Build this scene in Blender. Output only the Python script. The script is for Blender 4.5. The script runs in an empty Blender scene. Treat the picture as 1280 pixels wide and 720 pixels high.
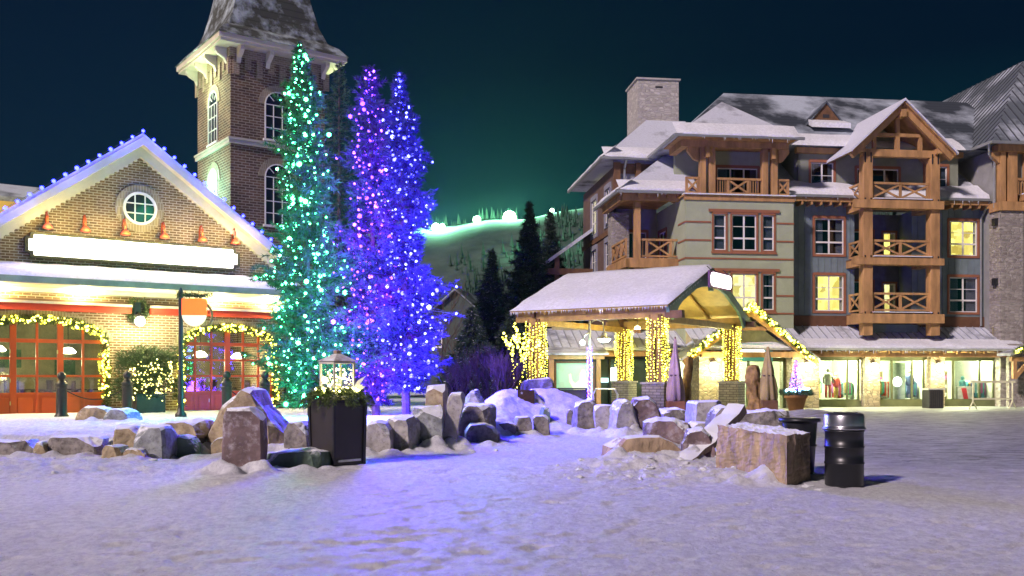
import bpy, bmesh, math, random
import numpy as np
from mathutils import Vector, Matrix, noise
R_ = math.radians
S = bpy.context.scene
COL = S.collection
# ------------------------------------------------------------------ camera
cd = bpy.data.cameras.new('camera'); cam = bpy.data.objects.new('camera', cd); COL.objects.link(cam)
cam.location = (0, 0, 1.5); cam.rotation_euler = (R_(90), 0, 0)
cd.sensor_width = 36; cd.lens = 33.75; cd.shift_y = 0.086; cd.clip_start = .1; cd.clip_end = 5000
S.camera = cam
# ------------------------------------------------------------------ world: clear night sky, green glow of the lit ski hill low ahead
W = bpy.data.worlds.new('World'); S.world = W; W.use_nodes = True
nt = W.node_tree; nt.nodes.clear()
def wn(t, **k):
    n = nt.nodes.new(t)
    for a, b in k.items(): setattr(n, a, b)
    return n
tc = wn('ShaderNodeTexCoord'); sp = wn('ShaderNodeSeparateXYZ'); nt.links.new(tc.outputs['Generated'], sp.inputs[0])
rz = wn('ShaderNodeValToRGB'); nt.links.new(sp.outputs['Z'], rz.inputs[0])
rz.color_ramp.elements[0].position = 0.0; rz.color_ramp.elements[0].color = (.003, .050, .038, 1)
rz.color_ramp.elements[1].position = .60; rz.color_ramp.elements[1].color = (.0004, .0022, .0095, 1)
for p, c in ((.12, (.0016, .030, .030, 1)), (.20, (.0008, .011, .017, 1)), (.30, (.0004, .0034, .0100, 1))):
    e = rz.color_ramp.elements.new(p); e.color = c
# azimuth tint: greener to the right, navy to the left
mr = wn('ShaderNodeMapRange'); nt.links.new(sp.outputs['X'], mr.inputs[0])
mr.inputs[1].default_value = -.35; mr.inputs[2].default_value = .05; mr.inputs[3].default_value = 0; mr.inputs[4].default_value = 1
mx = wn('ShaderNodeMix', data_type='RGBA'); nt.links.new(mr.outputs[0], mx.inputs[0])
rn = wn('ShaderNodeValToRGB'); nt.links.new(sp.outputs['Z'], rn.inputs[0])
rn.color_ramp.elements[0].position = 0; rn.color_ramp.elements[0].color = (.0015, .010, .022, 1)
rn.color_ramp.elements[1].position = .5; rn.color_ramp.elements[1].color = (.0004, .0018, .0095, 1)
nt.links.new(rn.outputs[0], mx.inputs[6]); nt.links.new(rz.outputs[0], mx.inputs[7])
bg = wn('ShaderNodeBackground'); nt.links.new(mx.outputs[2], bg.inputs[0]); bg.inputs[1].default_value = 1.0
wo = wn('ShaderNodeOutputWorld'); nt.links.new(bg.outputs[0], wo.inputs[0])
# ------------------------------------------------------------------ low "sun": the square's high floodlighting from behind and left of the camera
sd = bpy.data.lights.new('sun', 'SUN'); sun = bpy.data.objects.new('sun', sd); COL.objects.link(sun)
sd.energy = 1.85; sd.angle = R_(5); sd.color = (1, .82, .84)
SUN_AZ, SUN_EL = R_(-42), R_(33)     # light comes from behind-left
dv = Vector((math.sin(SUN_AZ) * math.cos(SUN_EL), -math.cos(SUN_AZ) * math.cos(SUN_EL), math.sin(SUN_EL)))
sun.rotation_euler = dv.to_track_quat('Z', 'Y').to_euler()
S.view_settings.view_transform = 'Standard'; S.view_settings.look = 'None'
S.view_settings.exposure = 1.0; S.view_settings.gamma = 1; S.view_settings.use_curve_mapping = False
S.render.engine = 'CYCLES'
cy = S.cycles
cy.use_denoising = True; cy.denoiser = 'OPENIMAGEDENOISE'
cy.sample_clamp_indirect = 3.0; cy.sample_clamp_direct = 0
cy.max_bounces = 5; cy.diffuse_bounces = 2; cy.glossy_bounces = 3; cy.transparent_max_bounces = 10
cy.caustics_reflective = False; cy.caustics_refractive = False
cy.use_light_tree = True

# ------------------------------------------------------------------ materials
MATS = {}
def nodes(name):
    m = bpy.data.materials.new(name); m.use_nodes = True
    t = m.node_tree; b = t.nodes['Principled BSDF']
    return m, t, b
def N(t, typ, **k):
    n = t.nodes.new(typ)
    for a, v in k.items():
        if a.startswith('i_'):
            n.inputs[int(a[2:])].default_value = v
        else: setattr(n, a, v)
    return n
def mixc(t, fac, a, b):
    m = t.nodes.new('ShaderNodeMix'); m.data_type = 'RGBA'
    for s, x in ((0, fac), (6, a), (7, b)):
        if hasattr(x, 'is_linked') or hasattr(x, 'links'): t.links.new(x, m.inputs[s])
        elif s == 0: m.inputs[0].default_value = x
        else: m.inputs[s].default_value = (*x[:3], 1)
    return m.outputs[2]
def coords(t, scale=(1, 1, 1), kind='Object'):
    c = t.nodes.new('ShaderNodeTexCoord'); m = t.nodes.new('ShaderNodeMapping')
    m.inputs['Scale'].default_value = scale
    t.links.new(c.outputs[kind], m.inputs[0]); return m.outputs[0]
def noise_f(t, vec, scale, detail=5, rough=.6, lo=.35, hi=.65):
    n = N(t, 'ShaderNodeTexNoise'); n.inputs['Scale'].default_value = scale
    n.inputs['Detail'].default_value = detail; n.inputs['Roughness'].default_value = rough
    t.links.new(vec, n.inputs['Vector'])
    r = N(t, 'ShaderNodeMapRange'); t.links.new(n.outputs[0], r.inputs[0])
    r.inputs[1].default_value = lo; r.inputs[2].default_value = hi
    return r.outputs[0], n.outputs[0]
def bump(t, b, h, strength=.4, dist=.02, prev=None):
    n = N(t, 'ShaderNodeBump'); n.inputs['Strength'].default_value = strength; n.inputs['Distance'].default_value = dist
    t.links.new(h, n.inputs['Height'])
    if prev is not None: t.links.new(prev, n.inputs['Normal'])
    t.links.new(n.outputs[0], b.inputs['Normal']); return n.outputs[0]
def snow_mix(t, col, lo=.55, hi=.8, snow=(.80, .82, .86), vec=None, nscale=6.):
    """snow lying where the surface faces up"""
    g = N(t, 'ShaderNodeNewGeometry'); s = N(t, 'ShaderNodeSeparateXYZ'); t.links.new(g.outputs['Normal'], s.inputs[0])
    v = vec or coords(t)
    _, raw = noise_f(t, v, nscale)
    a = N(t, 'ShaderNodeMath', operation='MULTIPLY_ADD'); t.links.new(raw, a.inputs[0]); a.inputs[1].default_value = .7
    t.links.new(s.outputs[2], a.inputs[2])
    r = N(t, 'ShaderNodeMapRange'); t.links.new(a.outputs[0], r.inputs[0])
    r.inputs[1].default_value = lo + .35; r.inputs[2].default_value = hi + .35
    return mixc(t, r.outputs[0], col, snow)
def M(name, col, rough=.7, metal=0, var=.2, vs=2., bmp=0, bs=30, stretch=(1, 1, 1), snow=None, dirt=None):
    if name in MATS: return MATS[name]
    m, t, b = nodes(name); v = coords(t, stretch)
    f, raw = noise_f(t, v, vs)
    lo = tuple(c * (1 - var) for c in col); hi = tuple(min(1, c * (1 + var)) for c in col)
    c = mixc(t, f, lo, hi)
    if dirt:
        f2, _ = noise_f(t, v, vs * 3.1, 8, .7, lo=.5, hi=.68); c = mixc(t, f2, c, dirt)
    if snow: c = snow_mix(t, c, *snow)
    t.links.new(c, b.inputs['Base Color'])
    b.inputs['Roughness'].default_value = rough; b.inputs['Metallic'].default_value = metal
    if bmp:
        _, h = noise_f(t, v, bs); bump(t, b, h, bmp, .02)
    MATS[name] = m; return m
def EM(name, col, strength, sample=True):
    if name in MATS: return MATS[name]
    m, t, b = nodes(name)
    b.inputs['Base Color'].default_value = (*col, 1)
    b.inputs['Emission Color'].default_value = (*col, 1); b.inputs['Emission Strength'].default_value = strength
    MATS[name] = m
    if not sample: m.cycles.emission_sampling = 'NONE'
    return m
def BRICK(name, c1, c2, mortar, bw=.22, bh=.08, ms=.012):
    m, t, b = nodes(name)
    c = t.nodes.new('ShaderNodeTexCoord'); s = N(t, 'ShaderNodeSeparateXYZ'); t.links.new(c.outputs['Object'], s.inputs[0])
    a = N(t, 'ShaderNodeMath', operation='ADD'); t.links.new(s.outputs[0], a.inputs[0]); t.links.new(s.outputs[1], a.inputs[1])
    k = N(t, 'ShaderNodeCombineXYZ'); t.links.new(a.outputs[0], k.inputs[0]); t.links.new(s.outputs[2], k.inputs[1])
    br = N(t, 'ShaderNodeTexBrick'); t.links.new(k.outputs[0], br.inputs['Vector'])
    br.inputs['Color1'].default_value = (*c1, 1); br.inputs['Color2'].default_value = (*c2, 1); br.inputs['Mortar'].default_value = (*mortar, 1)
    br.inputs['Scale'].default_value = 1; br.inputs['Brick Width'].default_value = bw; br.inputs['Row Height'].default_value = bh
    br.inputs['Mortar Size'].default_value = ms; br.inputs['Mortar Smooth'].default_value = .2; br.inputs['Bias'].default_value = -.1
    f, _ = noise_f(t, c.outputs['Object'], .8)
    f.node.inputs[3].default_value = .72; f.node.inputs[4].default_value = 1.15
    mm = N(t, 'ShaderNodeVectorMath', operation='SCALE'); t.links.new(br.outputs[0], mm.inputs[0]); t.links.new(f, mm.inputs['Scale'])
    t.links.new(mm.outputs[0], b.inputs['Base Color']); b.inputs['Roughness'].default_value = .85
    inv = N(t, 'ShaderNodeMath', operation='SUBTRACT'); inv.inputs[0].default_value = 1; t.links.new(br.outputs['Fac'], inv.inputs[1])
    bump(t, b, inv.outputs[0], .6, .01)
    MATS[name] = m; return m
def STONE(name, c1, c2, mortar, sc=3.2, flat=1.9, snow=None):
    m, t, b = nodes(name)
    c = t.nodes.new('ShaderNodeTexCoord'); s = N(t, 'ShaderNodeSeparateXYZ'); t.links.new(c.outputs['Object'], s.inputs[0])
    a = N(t, 'ShaderNodeMath', operation='ADD'); t.links.new(s.outputs[0], a.inputs[0]); t.links.new(s.outputs[1], a.inputs[1])
    z = N(t, 'ShaderNodeMath', operation='MULTIPLY'); t.links.new(s.outputs[2], z.inputs[0]); z.inputs[1].default_value = flat
    k = N(t, 'ShaderNodeCombineXYZ'); t.links.new(a.outputs[0], k.inputs[0]); t.links.new(z.outputs[0], k.inputs[1])
    vo = N(t, 'ShaderNodeTexVoronoi', distance='CHEBYCHEV'); vo.inputs['Scale'].default_value = sc; vo.inputs['Randomness'].default_value = .75
    ve = N(t, 'ShaderNodeTexVoronoi', feature='DISTANCE_TO_EDGE'); ve.inputs['Scale'].default_value = sc; ve.inputs['Randomness'].default_value = .75
    t.links.new(k.outputs[0], vo.inputs['Vector']); t.links.new(k.outputs[0], ve.inputs['Vector'])
    sx = N(t, 'ShaderNodeSeparateColor'); t.links.new(vo.outputs['Color'], sx.inputs[0])
    col = mixc(t, sx.outputs[0], c1, c2)
    r = N(t, 'ShaderNodeMapRange'); t.links.new(ve.outputs[0], r.inputs[0]); r.inputs[1].default_value = .02; r.inputs[2].default_value = .10
    col = mixc(t, r.outputs[0], mortar, col)
    if snow: col = snow_mix(t, col, *snow)
    t.links.new(col, b.inputs['Base Color']); b.inputs['Roughness'].default_value = .9
    bump(t, b, r.outputs[0], .8, .03)
    MATS[name] = m; return m
def ROOF(name, base, snow, cover=.5, sc=.35, rows=.28):
    """roofing partly under drifted snow"""
    m, t, b = nodes(name); v = coords(t)
    f, raw = noise_f(t, v, sc, 8, .62, .5 - (cover - .5) - .1, .5 - (cover - .5) + .08)
    s = N(t, 'ShaderNodeSeparateXYZ'); t.links.new(v, s.inputs[0])
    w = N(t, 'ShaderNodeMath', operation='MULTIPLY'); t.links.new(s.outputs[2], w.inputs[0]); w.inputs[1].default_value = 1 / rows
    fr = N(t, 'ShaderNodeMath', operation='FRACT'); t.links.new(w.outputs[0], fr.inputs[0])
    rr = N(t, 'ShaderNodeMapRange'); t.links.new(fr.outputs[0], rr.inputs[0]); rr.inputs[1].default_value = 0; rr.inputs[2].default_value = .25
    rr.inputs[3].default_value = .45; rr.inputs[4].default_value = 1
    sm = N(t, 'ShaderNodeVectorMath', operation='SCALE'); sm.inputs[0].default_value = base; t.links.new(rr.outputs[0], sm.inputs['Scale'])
    f2, _ = noise_f(t, v, 9, 4, .6)
    dn = mixc(t, f2, tuple(c * .86 for c in snow), snow)
    c = mixc(t, f, sm.outputs[0], dn)
    t.links.new(c, b.inputs['Base Color']); b.inputs['Roughness'].default_value = .8
    bump(t, b, f, .5, .05)
    MATS[name] = m; return m
def GLASS(name='glass', tint=(.9, .95, .95), refl=.12):
    if name in MATS: return MATS[name]
    m = bpy.data.materials.new(name); m.use_nodes = True; t = m.node_tree; t.nodes.clear()
    a = N(t, 'ShaderNodeBsdfTransparent'); a.inputs[0].default_value = (*tint, 1)
    g = N(t, 'ShaderNodeBsdfGlossy'); g.inputs['Roughness'].default_value = .04
    lw = N(t, 'ShaderNodeLayerWeight'); lw.inputs[0].default_value = .5
    pw = N(t, 'ShaderNodeMath', operation='POWER'); t.links.new(lw.outputs['Facing'], pw.inputs[0]); pw.inputs[1].default_value = 4
    ad = N(t, 'ShaderNodeMath', operation='MULTIPLY_ADD'); t.links.new(pw.outputs[0], ad.inputs[0]); ad.inputs[1].default_value = .7; ad.inputs[2].default_value = .04 + refl * .6
    x = N(t, 'ShaderNodeMixShader'); t.links.new(ad.outputs[0], x.inputs[0]); t.links.new(a.outputs[0], x.inputs[1]); t.links.new(g.outputs[0], x.inputs[2])
    o = N(t, 'ShaderNodeOutputMaterial'); t.links.new(x.outputs[0], o.inputs[0])
    MATS[name] = m; return m
def ROOM(name, warm, dim, strength):
    """a lit room seen through a window: emission broken up by furniture-sized patches"""
    m, t, b = nodes(name); v = coords(t, (1, 1, 1))
    vo = N(t, 'ShaderNodeTexVoronoi', distance='CHEBYCHEV'); vo.inputs['Scale'].default_value = 2.6; t.links.new(v, vo.inputs['Vector'])
    sx = N(t, 'ShaderNodeSeparateColor'); t.links.new(vo.outputs['Color'], sx.inputs[0])
    c = mixc(t, sx.outputs[0], warm, dim)
    t.links.new(c, b.inputs['Emission Color']); b.inputs['Emission Strength'].default_value = strength
    b.inputs['Base Color'].default_value = (.3, .28, .2, 1)
    MATS[name] = m; return m

def SNOWMAT(name, col=(.80, .82, .87), b1=.5, grain=1.0, dirty=.0):
    m, t, b = nodes(name); v = coords(t)
    f, _ = noise_f(t, v, .9, 6, .6)
    c = mixc(t, f, tuple(x * (.86 - dirty) for x in col), col)
    f2, h2 = noise_f(t, v, 14 * grain, 6, .7)
    c = mixc(t, f2, tuple(x * .74 for x in col), c)
    t.links.new(c, b.inputs['Base Color']); b.inputs['Roughness'].default_value = .75
    b.inputs['Specular IOR Level'].default_value = .3
    n1 = bump(t, b, h2, b1, .05)
    _, h3 = noise_f(t, v, 60 * grain, 4, .7)
    bump(t, b, h3, b1 * .6, .015, n1)
    MATS[name] = m; return m

snow = SNOWMAT('snow'); snow_clean = SNOWMAT('roof_snow', (.84, .86, .9), .25, .5)
brick = BRICK('brown_brick', (.20, .125, .06), (.115, .072, .038), (.42, .36, .27), .24, .085, .014)
brick_t = BRICK('tower_brick', (.16, .09, .05), (.075, .045, .032), (.32, .27, .19), .36, .125, .02)
arch_b = BRICK('arch_brick', (.32, .26, .16), (.24, .19, .12), (.4, .35, .26), .09, .26, .012)
ledge = STONE('ledge_stone', (.42, .38, .33), (.2, .17, .15), (.30, .28, .25), 3.4, 2.2)
ledge_w = STONE('warm_ledge_stone', (.46, .38, .26), (.24, .19, .12), (.2, .17, .12), 3.0, 2.4)
snow_trod = None
pale_stone = STONE('pale_stone', (.56, .53, .48), (.36, .33, .30), (.38, .36, .33), 3.0, 2.0)
cream = M('cream_trim', (.62, .56, .42), .55, var=.08)
white_p = M('white_paint', (.78, .76, .70), .45, var=.05)
red_p = M('orange_red_paint', (.60, .085, .010), .4, var=.12, vs=1.2)
awn_red = M('red_canvas', (.5, .04, .015), .8, var=.12)
black_m = M('black_metal', (.018, .018, .022), .42, var=.25, vs=8)
black_p = M('black_plastic', (.012, .013, .017), .35, var=.2)
dark = M('dark_interior', (.03, .03, .035), .9)
timber = M('orange_timber', (.42, .235, .095), .6, var=.28, vs=2.5, stretch=(1, 1, .25), bmp=.15, bs=12)
timber_d = M('brown_timber', (.15, .075, .035), .65, var=.25, vs=3, bmp=.15, bs=12)
brownwall = M('brown_siding', (.14, .09, .07), .7, var=.15)
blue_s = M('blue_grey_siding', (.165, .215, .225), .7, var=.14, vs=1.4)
green_s = M('sage_stucco', (.37, .41, .27), .8, var=.08, vs=1.2, bmp=.1, bs=40)
grey_s = M('grey_stucco', (.27, .27, .25), .8, var=.1)
lav_s = M('slate_stucco', (.24, .24, .28), .8, var=.1)
band_m = M('brown_band', (.30, .12, .06), .6, var=.1)
gutter = M('grey_gutter', (.36, .38, .38), .4, .5, var=.1)
teal_p = M('teal_painted_timber', (.15, .28, .24), .5, var=.15)
glass = GLASS(); glass_dark = GLASS('window_glass', (.6, .65, .7), .1)
curtain = M('curtain', (.55, .53, .5), .9, var=.1)
room_y = ROOM('lit_room', (.95, .80, .20), (.30, .20, .03), 1.25)
room_y2 = ROOM('lit_room_pale', (1, .88, .40), (.38, .28, .06), 1.15)
room_d = M('dark_room', (.02, .03, .035), .9)
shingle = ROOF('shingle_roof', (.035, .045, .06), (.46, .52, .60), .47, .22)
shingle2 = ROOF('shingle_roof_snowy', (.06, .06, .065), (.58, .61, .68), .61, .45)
slate_t = ROOF('tower_slate', (.055, .06, .05), (.40, .47, .50), .43, 1.1, .34)
metal_r = ROOF('metal_roof', (.16, .17, .19), (.6, .63, .7), .60, .5, 30)
metal_rb = ROOF('bare_metal_roof', (.10, .12, .14), (.5, .55, .62), .42, .3, 30)
wicker = M('deck_board', (.5, .36, .10), .6, var=.15, stretch=(1, 1, 1))
needle_g = M('spruce_needles', (.035, .075, .04), .7, var=.4, vs=3)
needle_d = M('dark_spruce_needles', (.022, .045, .03), .8, var=.4, vs=2, snow=(.86, .98))
needle_b = M('frosted_needles', (.028, .028, .065), .7, var=.3, vs=3)
garl_m = M('garland_needles', (.05, .085, .025), .7, var=.4, vs=9)
bark = M('bark', (.075, .05, .04), .9, var=.3, vs=8, bmp=.5, bs=20)
twig_m = M('brown_twig', (.065, .032, .018), .85, var=.3)
rock_tan = M('tan_rock', (.36, .29, .18), .85, var=.35, vs=3.5, bmp=.7, bs=9, snow=(.42, .66), dirt=(.22, .15, .08))
rock_grey = M('grey_rock', (.27, .29, .29), .85, var=.35, vs=3.5, bmp=.7, bs=9, snow=(.42, .66), dirt=(.13, .13, .13))
rock_dk = M('brown_grey_rock', (.22, .20, .18), .85, var=.4, vs=4, bmp=.8, bs=9, snow=(.42, .66), dirt=(.08, .065, .06))
rock_pk = M('purple_brown_rock', (.16, .11, .11), .85, var=.5, vs=1.4, bmp=.9, bs=12, snow=(.42, .66), dirt=(.40, .36, .38))
rock_gn = M('green_grey_rock', (.14, .20, .15), .8, var=.35, vs=3, bmp=.6, bs=9, snow=(.42, .66))
rock_pale = M('pale_cut_stone', (.38, .36, .34), .85, var=.25, vs=4, bmp=.6, bs=10, snow=(.42, .66), dirt=(.2, .18, .18))
rock_blk = M('streaked_sandstone', (.38, .28, .18), .85, var=.30, vs=2.6, bmp=.8, bs=11, stretch=(1.6, 1.6, .7), snow=(.66, .8), dirt=(.20, .15, .10))

# ------------------------------------------------------------------ mesh builder
class MB:
    def __init__(s): s.v = []; s.f = []; s.m = []; s.tf = None; s.sm = False
    def add(s, vs, fs, m=0):
        b = len(s.v)
        s.v += [s.tf(*p) if s.tf else tuple(p) for p in vs]
        s.f += [tuple(b + i for i in f) for f in fs]; s.m += [m] * len(fs)
    def box(s, x0, x1, y0, y1, z0, z1, m=0):
        s.add([(x0, y0, z0), (x1, y0, z0), (x1, y1, z0), (x0, y1, z0), (x0, y0, z1), (x1, y0, z1), (x1, y1, z1), (x0, y1, z1)],
              [(0, 3, 2, 1), (4, 5, 6, 7), (0, 1, 5, 4), (1, 2, 6, 5), (2, 3, 7, 6), (3, 0, 4, 7)], m); return s
    def slab(s, pts, th, m=0):
        n = len(pts)
        s.add(list(pts) + [(p[0], p[1], p[2] - th) for p in pts],
              [tuple(range(n)), tuple(range(2 * n - 1, n - 1, -1))] + [(i, n + i, n + (i + 1) % n, (i + 1) % n) for i in range(n)], m); return s
    def prism(s, poly, y0, y1, m=0):   # polygon in xz, extruded along y
        n = len(poly)
        s.add([(p[0], y0, p[1]) for p in poly] + [(p[0], y1, p[1]) for p in poly],
              [tuple(range(n)), tuple(range(2 * n - 1, n - 1, -1))] + [(i, n + i, n + (i + 1) % n, (i + 1) % n) for i in range(n)], m); return s
    def prismz(s, poly, z0, z1, m=0):
        n = len(poly)
        s.add([(p[0], p[1], z0) for p in poly] + [(p[0], p[1], z1) for p in poly],
              [tuple(range(n - 1, -1, -1)), tuple(range(n, 2 * n))] + [(i, (i + 1) % n, n + (i + 1) % n, n + i) for i in range(n)], m); return s
    def beam(s, a, b, w, h=None, m=0):
        h = h or w; a = Vector(a); b = Vector(b); d = (b - a).normalized()
        up = Vector((0, 0, 1)) if abs(d.z) < .95 else Vector((0, 1, 0))
        x = d.cross(up).normalized() * w / 2; y = x.normalized().cross(d).normalized() * h / 2
        vs = [a - x - y, a + x - y, a + x + y, a - x + y, b - x - y, b + x - y, b + x + y, b - x + y]
        s.add([tuple(q) for q in vs], [(3, 2, 1, 0), (4, 5, 6, 7), (0, 1, 5, 4), (1, 2, 6, 5), (2, 3, 7, 6), (3, 0, 4, 7)], m); return s
    def tube(s, pts, r, n=6, m=0, r1=None):
        pts = [Vector(p) for p in pts]; k = len(pts); rings = []
        for i, p in enumerate(pts):
            d = (pts[min(i + 1, k - 1)] - pts[max(i - 1, 0)]).normalized()
            up = Vector((0, 0, 1)) if abs(d.z) < .9 else Vector((0, 1, 0))
            x = d.cross(up).normalized(); y = x.cross(d)
            rr = r if r1 is None else r + (r1 - r) * i / max(1, k - 1)
            rings += [tuple(p + (x * math.cos(a) + y * math.sin(a)) * rr) for a in [2 * math.pi * j / n for j in range(n)]]
        fs = [(i * n + j, i * n + (j + 1) % n, (i + 1) * n + (j + 1) % n, (i + 1) * n + j) for i in range(k - 1) for j in range(n)]
        fs += [tuple(range(n - 1, -1, -1)), tuple(range((k - 1) * n, k * n))]
        s.add(rings, fs, m); return s
    def lathe(s, prof, c=(0, 0, 0), n=24, m=0):
        k = len(prof)
        vs = [(c[0] + r * math.cos(2 * math.pi * j / n), c[1] + r * math.sin(2 * math.pi * j / n), c[2] + z) for r, z in prof for j in range(n)]
        fs = [(i * n + j, i * n + (j + 1) % n, (i + 1) * n + (j + 1) % n, (i + 1) * n + j) for i in range(k - 1) for j in range(n)]
        fs += [tuple(range(n - 1, -1, -1)), tuple(range((k - 1) * n, k * n))]
        s.add(vs, fs, m); return s
    def ball(s, c, r, n=10, m=0, sz=1):
        s.lathe([(max(1e-3, r * math.sin(math.pi * i / 8)), -r * sz * math.cos(math.pi * i / 8)) for i in range(9)], c, n, m); return s
    def build(s, name, mats, parent=None, smooth=False, bevel=0):
        me = bpy.data.meshes.new(name); me.from_pydata(s.v, [], s.f)
        if not isinstance(mats, (list, tuple)): mats = [mats]
        for m in mats: me.materials.append(m)
        me.polygons.foreach_set('material_index', s.m)
        if smooth: me.polygons.foreach_set('use_smooth', [True] * len(s.f))
        me.validate(); me.update()
        o = bpy.data.objects.new(name, me); COL.objects.link(o)
        if parent: o.parent = parent
        if bevel:
            b = o.modifiers.new('bevel', 'BEVEL'); b.width = bevel; b.segments = 2; b.limit_method = 'ANGLE'
        return o
def tag(o, label=None, cat=None, group=None, kind=None):
    for k, v in (('label', label), ('category', cat), ('group', group), ('kind', kind)):
        if v: o[k] = v
    return o
def thing(name, label, cat, loc=(0, 0, 0), rot=0, group=None):
    o = bpy.data.objects.new(name, None); COL.objects.link(o); o.location = loc; o.rotation_euler = (0, 0, rot)
    o.empty_display_size = .3
    return tag(o, label, cat, group)
def at(px, Y, z=0): return ((px - 640) / 1200 * Y, Y, z)
def zy(py, Y): return 1.5 + (470 - py) / 1200 * Y
def copytree(o, parent=None):
    c = o.copy(); COL.objects.link(c)
    if parent: c.parent = parent
    for ch in o.children: copytree(ch, c)
    return c
class Frame:
    def __init__(s, x, y, a): s.x, s.y, s.a = x, y, a; s.c, s.s = math.cos(a), math.sin(a)
    def w(s, u, v, z=0): return (s.x + u * s.c - v * s.s, s.y + u * s.s + v * s.c, z)
FL = Frame(-12.38, 31.6, R_(35.9)); FT = Frame(-12.905, 44, R_(35.9)); FR = Frame(21.08, 55, R_(7.3))
def lamp(name, loc, energy, color, radius=.15, spot=None, aim=None):
    d = bpy.data.lights.new(name, 'SPOT' if spot else 'POINT'); d.energy = energy; d.color = color; d.shadow_soft_size = radius
    if spot: d.spot_size = R_(spot); d.spot_blend = .6
    o = bpy.data.objects.new(name, d); COL.objects.link(o); o.location = loc
    if aim: o.rotation_euler = (Vector(aim) - Vector(loc)).to_track_quat('-Z', 'Y').to_euler()
    return o
DRIFT = [(-9.41, 17.48, 0.56, 0.34), (-8.63, 17.28, 0.12, 0.3), (-8.11, 17.48, 0.51, 0.38), (-10.98, 24.88, 0.48, 0.46), (-10.14, 24.48, 0.36, 0.39), (-7.06, 17.28, 0.25, 0.46), (-6.94, 16.48, 0.19, 0.28), (-6.51, 16.28, 0.22, 0.22), (-6.42, 16.88, 0.29, 0.58), (-6.15, 17.48, 0.31, 0.43), (-6.41, 18.28, 0.52, 0.29), (-6.27, 18.68, 0.28, 0.33), (-5.19, 18.48, 0.79, 1.15), (-5.47, 17.88, 0.2, 0.2), (-4.14, 14.63, 0.32, 1.04), (-3.52, 15.28, 0.49, 0.33), (-4.05, 18.08, 0.26, 0.5), (-2.62, 18.18, 0.3, 0.53), (-2.19, 18.78, 0.27, 0.63), (-1.76, 19.48, 0.33, 0.78), (-1.62, 20.48, 0.21, 1.22), (-1.26, 19.88, 0.26, 1.1), (-0.79, 21.48, 0.36, 0.68), (-0.68, 20.78, 0.4, 0.44), (-1.0, 24.88, 0.25, 0.42), (-0.21, 22.88, 0.29, 0.27), (0.25, 23.08, 0.19, 0.39), (0.74, 23.28, 0.2, 0.41), (0.87, 25.38, 0.11, 0.3), (1.55, 25.38, 0.09, 0.26), (1.86, 24.48, 0.28, 0.7), (2.34, 24.08, 0.24, 0.63), (2.76, 23.48, 0.3, 0.83), (3.35, 23.68, 0.46, 0.85), (4.42, 25.88, 0.48, 0.33), (3.38, 20.48, 0.5, 0.38), (4.36, 21.28, 0.35, 0.5), (4.33, 20.68, 0.45, 0.31), (2.25, 15.78, 0.7, 0.48), (3.15, 15.78, 0.3, 0.62), (3.92, 17.38, 0.24, 0.41), (6.2, 23.88, 0.84, 0.28), (3.45, 13.6, 0.35, 0.7)]
HAZE = .00008
# ------------------------------------------------------------------ ground
def fbm(x, y, f, o=4, seed=0.):
    r = 0; a = 1
    for i in range(o):
        r += a * noise.noise((x * f + seed, y * f - seed, seed * .37)); f *= 2.07; a *= .5
    return r
def sstep(a, b, x): t = min(1, max(0, (x - a) / (b - a))); return t * t * (3 - 2 * t)
EDGE = [(-60, 17.0), (-9.8, 18.4), (-8.2, 18.6), (-7.2, 17.6), (-6.0, 19.2), (-5.0, 19.6), (-3.6, 20.6), (-1.6, 21.2), (-.6, 22.4), (.3, 23.2)]
def edge_y(x):
    for (a, b), (c, d) in zip(EDGE, EDGE[1:]):
        if a <= x <= c: return b + (d - b) * (x - a) / (c - a)
    return 1e9
_rg = random.Random(99); PRINTS = {}
def _addp(px_, py_, a, ln, wd, dp):
    for ix in (-1, 0, 1):
        for iy in (-1, 0, 1): PRINTS.setdefault((int(math.floor(px_ / .5)) + ix, int(math.floor(py_ / .5)) + iy), []).append((px_, py_, math.cos(a), math.sin(a), ln, wd, dp))
for _k in range(46):            # lines of footprints
    _x, _y, _a = _rg.uniform(-9, 9), _rg.uniform(6, 18), _rg.uniform(0, 6.28)
    for _s in range(14):
        _sd = .11 if _s % 2 else -.11
        _addp(_x - math.sin(_a) * _sd, _y + math.cos(_a) * _sd, _a, .17, .065, _rg.uniform(.010, .026)); _x += math.cos(_a) * .62; _y += math.sin(_a) * .62; _a += _rg.gauss(0, .08)
for _k in range(1500): _addp(_rg.uniform(-9, 9), 6 + 15 * _rg.random() ** 1.3, _rg.uniform(0, 6.28), _rg.uniform(.06, .16), _rg.uniform(.04, .09), _rg.uniform(.004, .018))
def track(x, y):
    d = 0
    for (px_, py_, c, s, ln, wd, dp) in PRINTS.get((int(math.floor(x / .5)), int(math.floor(y / .5))), ()):
        u = ((x - px_) * c + (y - py_) * s) / ln; v = (-(x - px_) * s + (y - py_) * c) / wd; q = u * u + v * v
        if q < 2.6: d += dp * (math.exp(-q * q) - .35 * math.exp(-((q - 1.5) * 2.4) ** 2))
    return d
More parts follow.
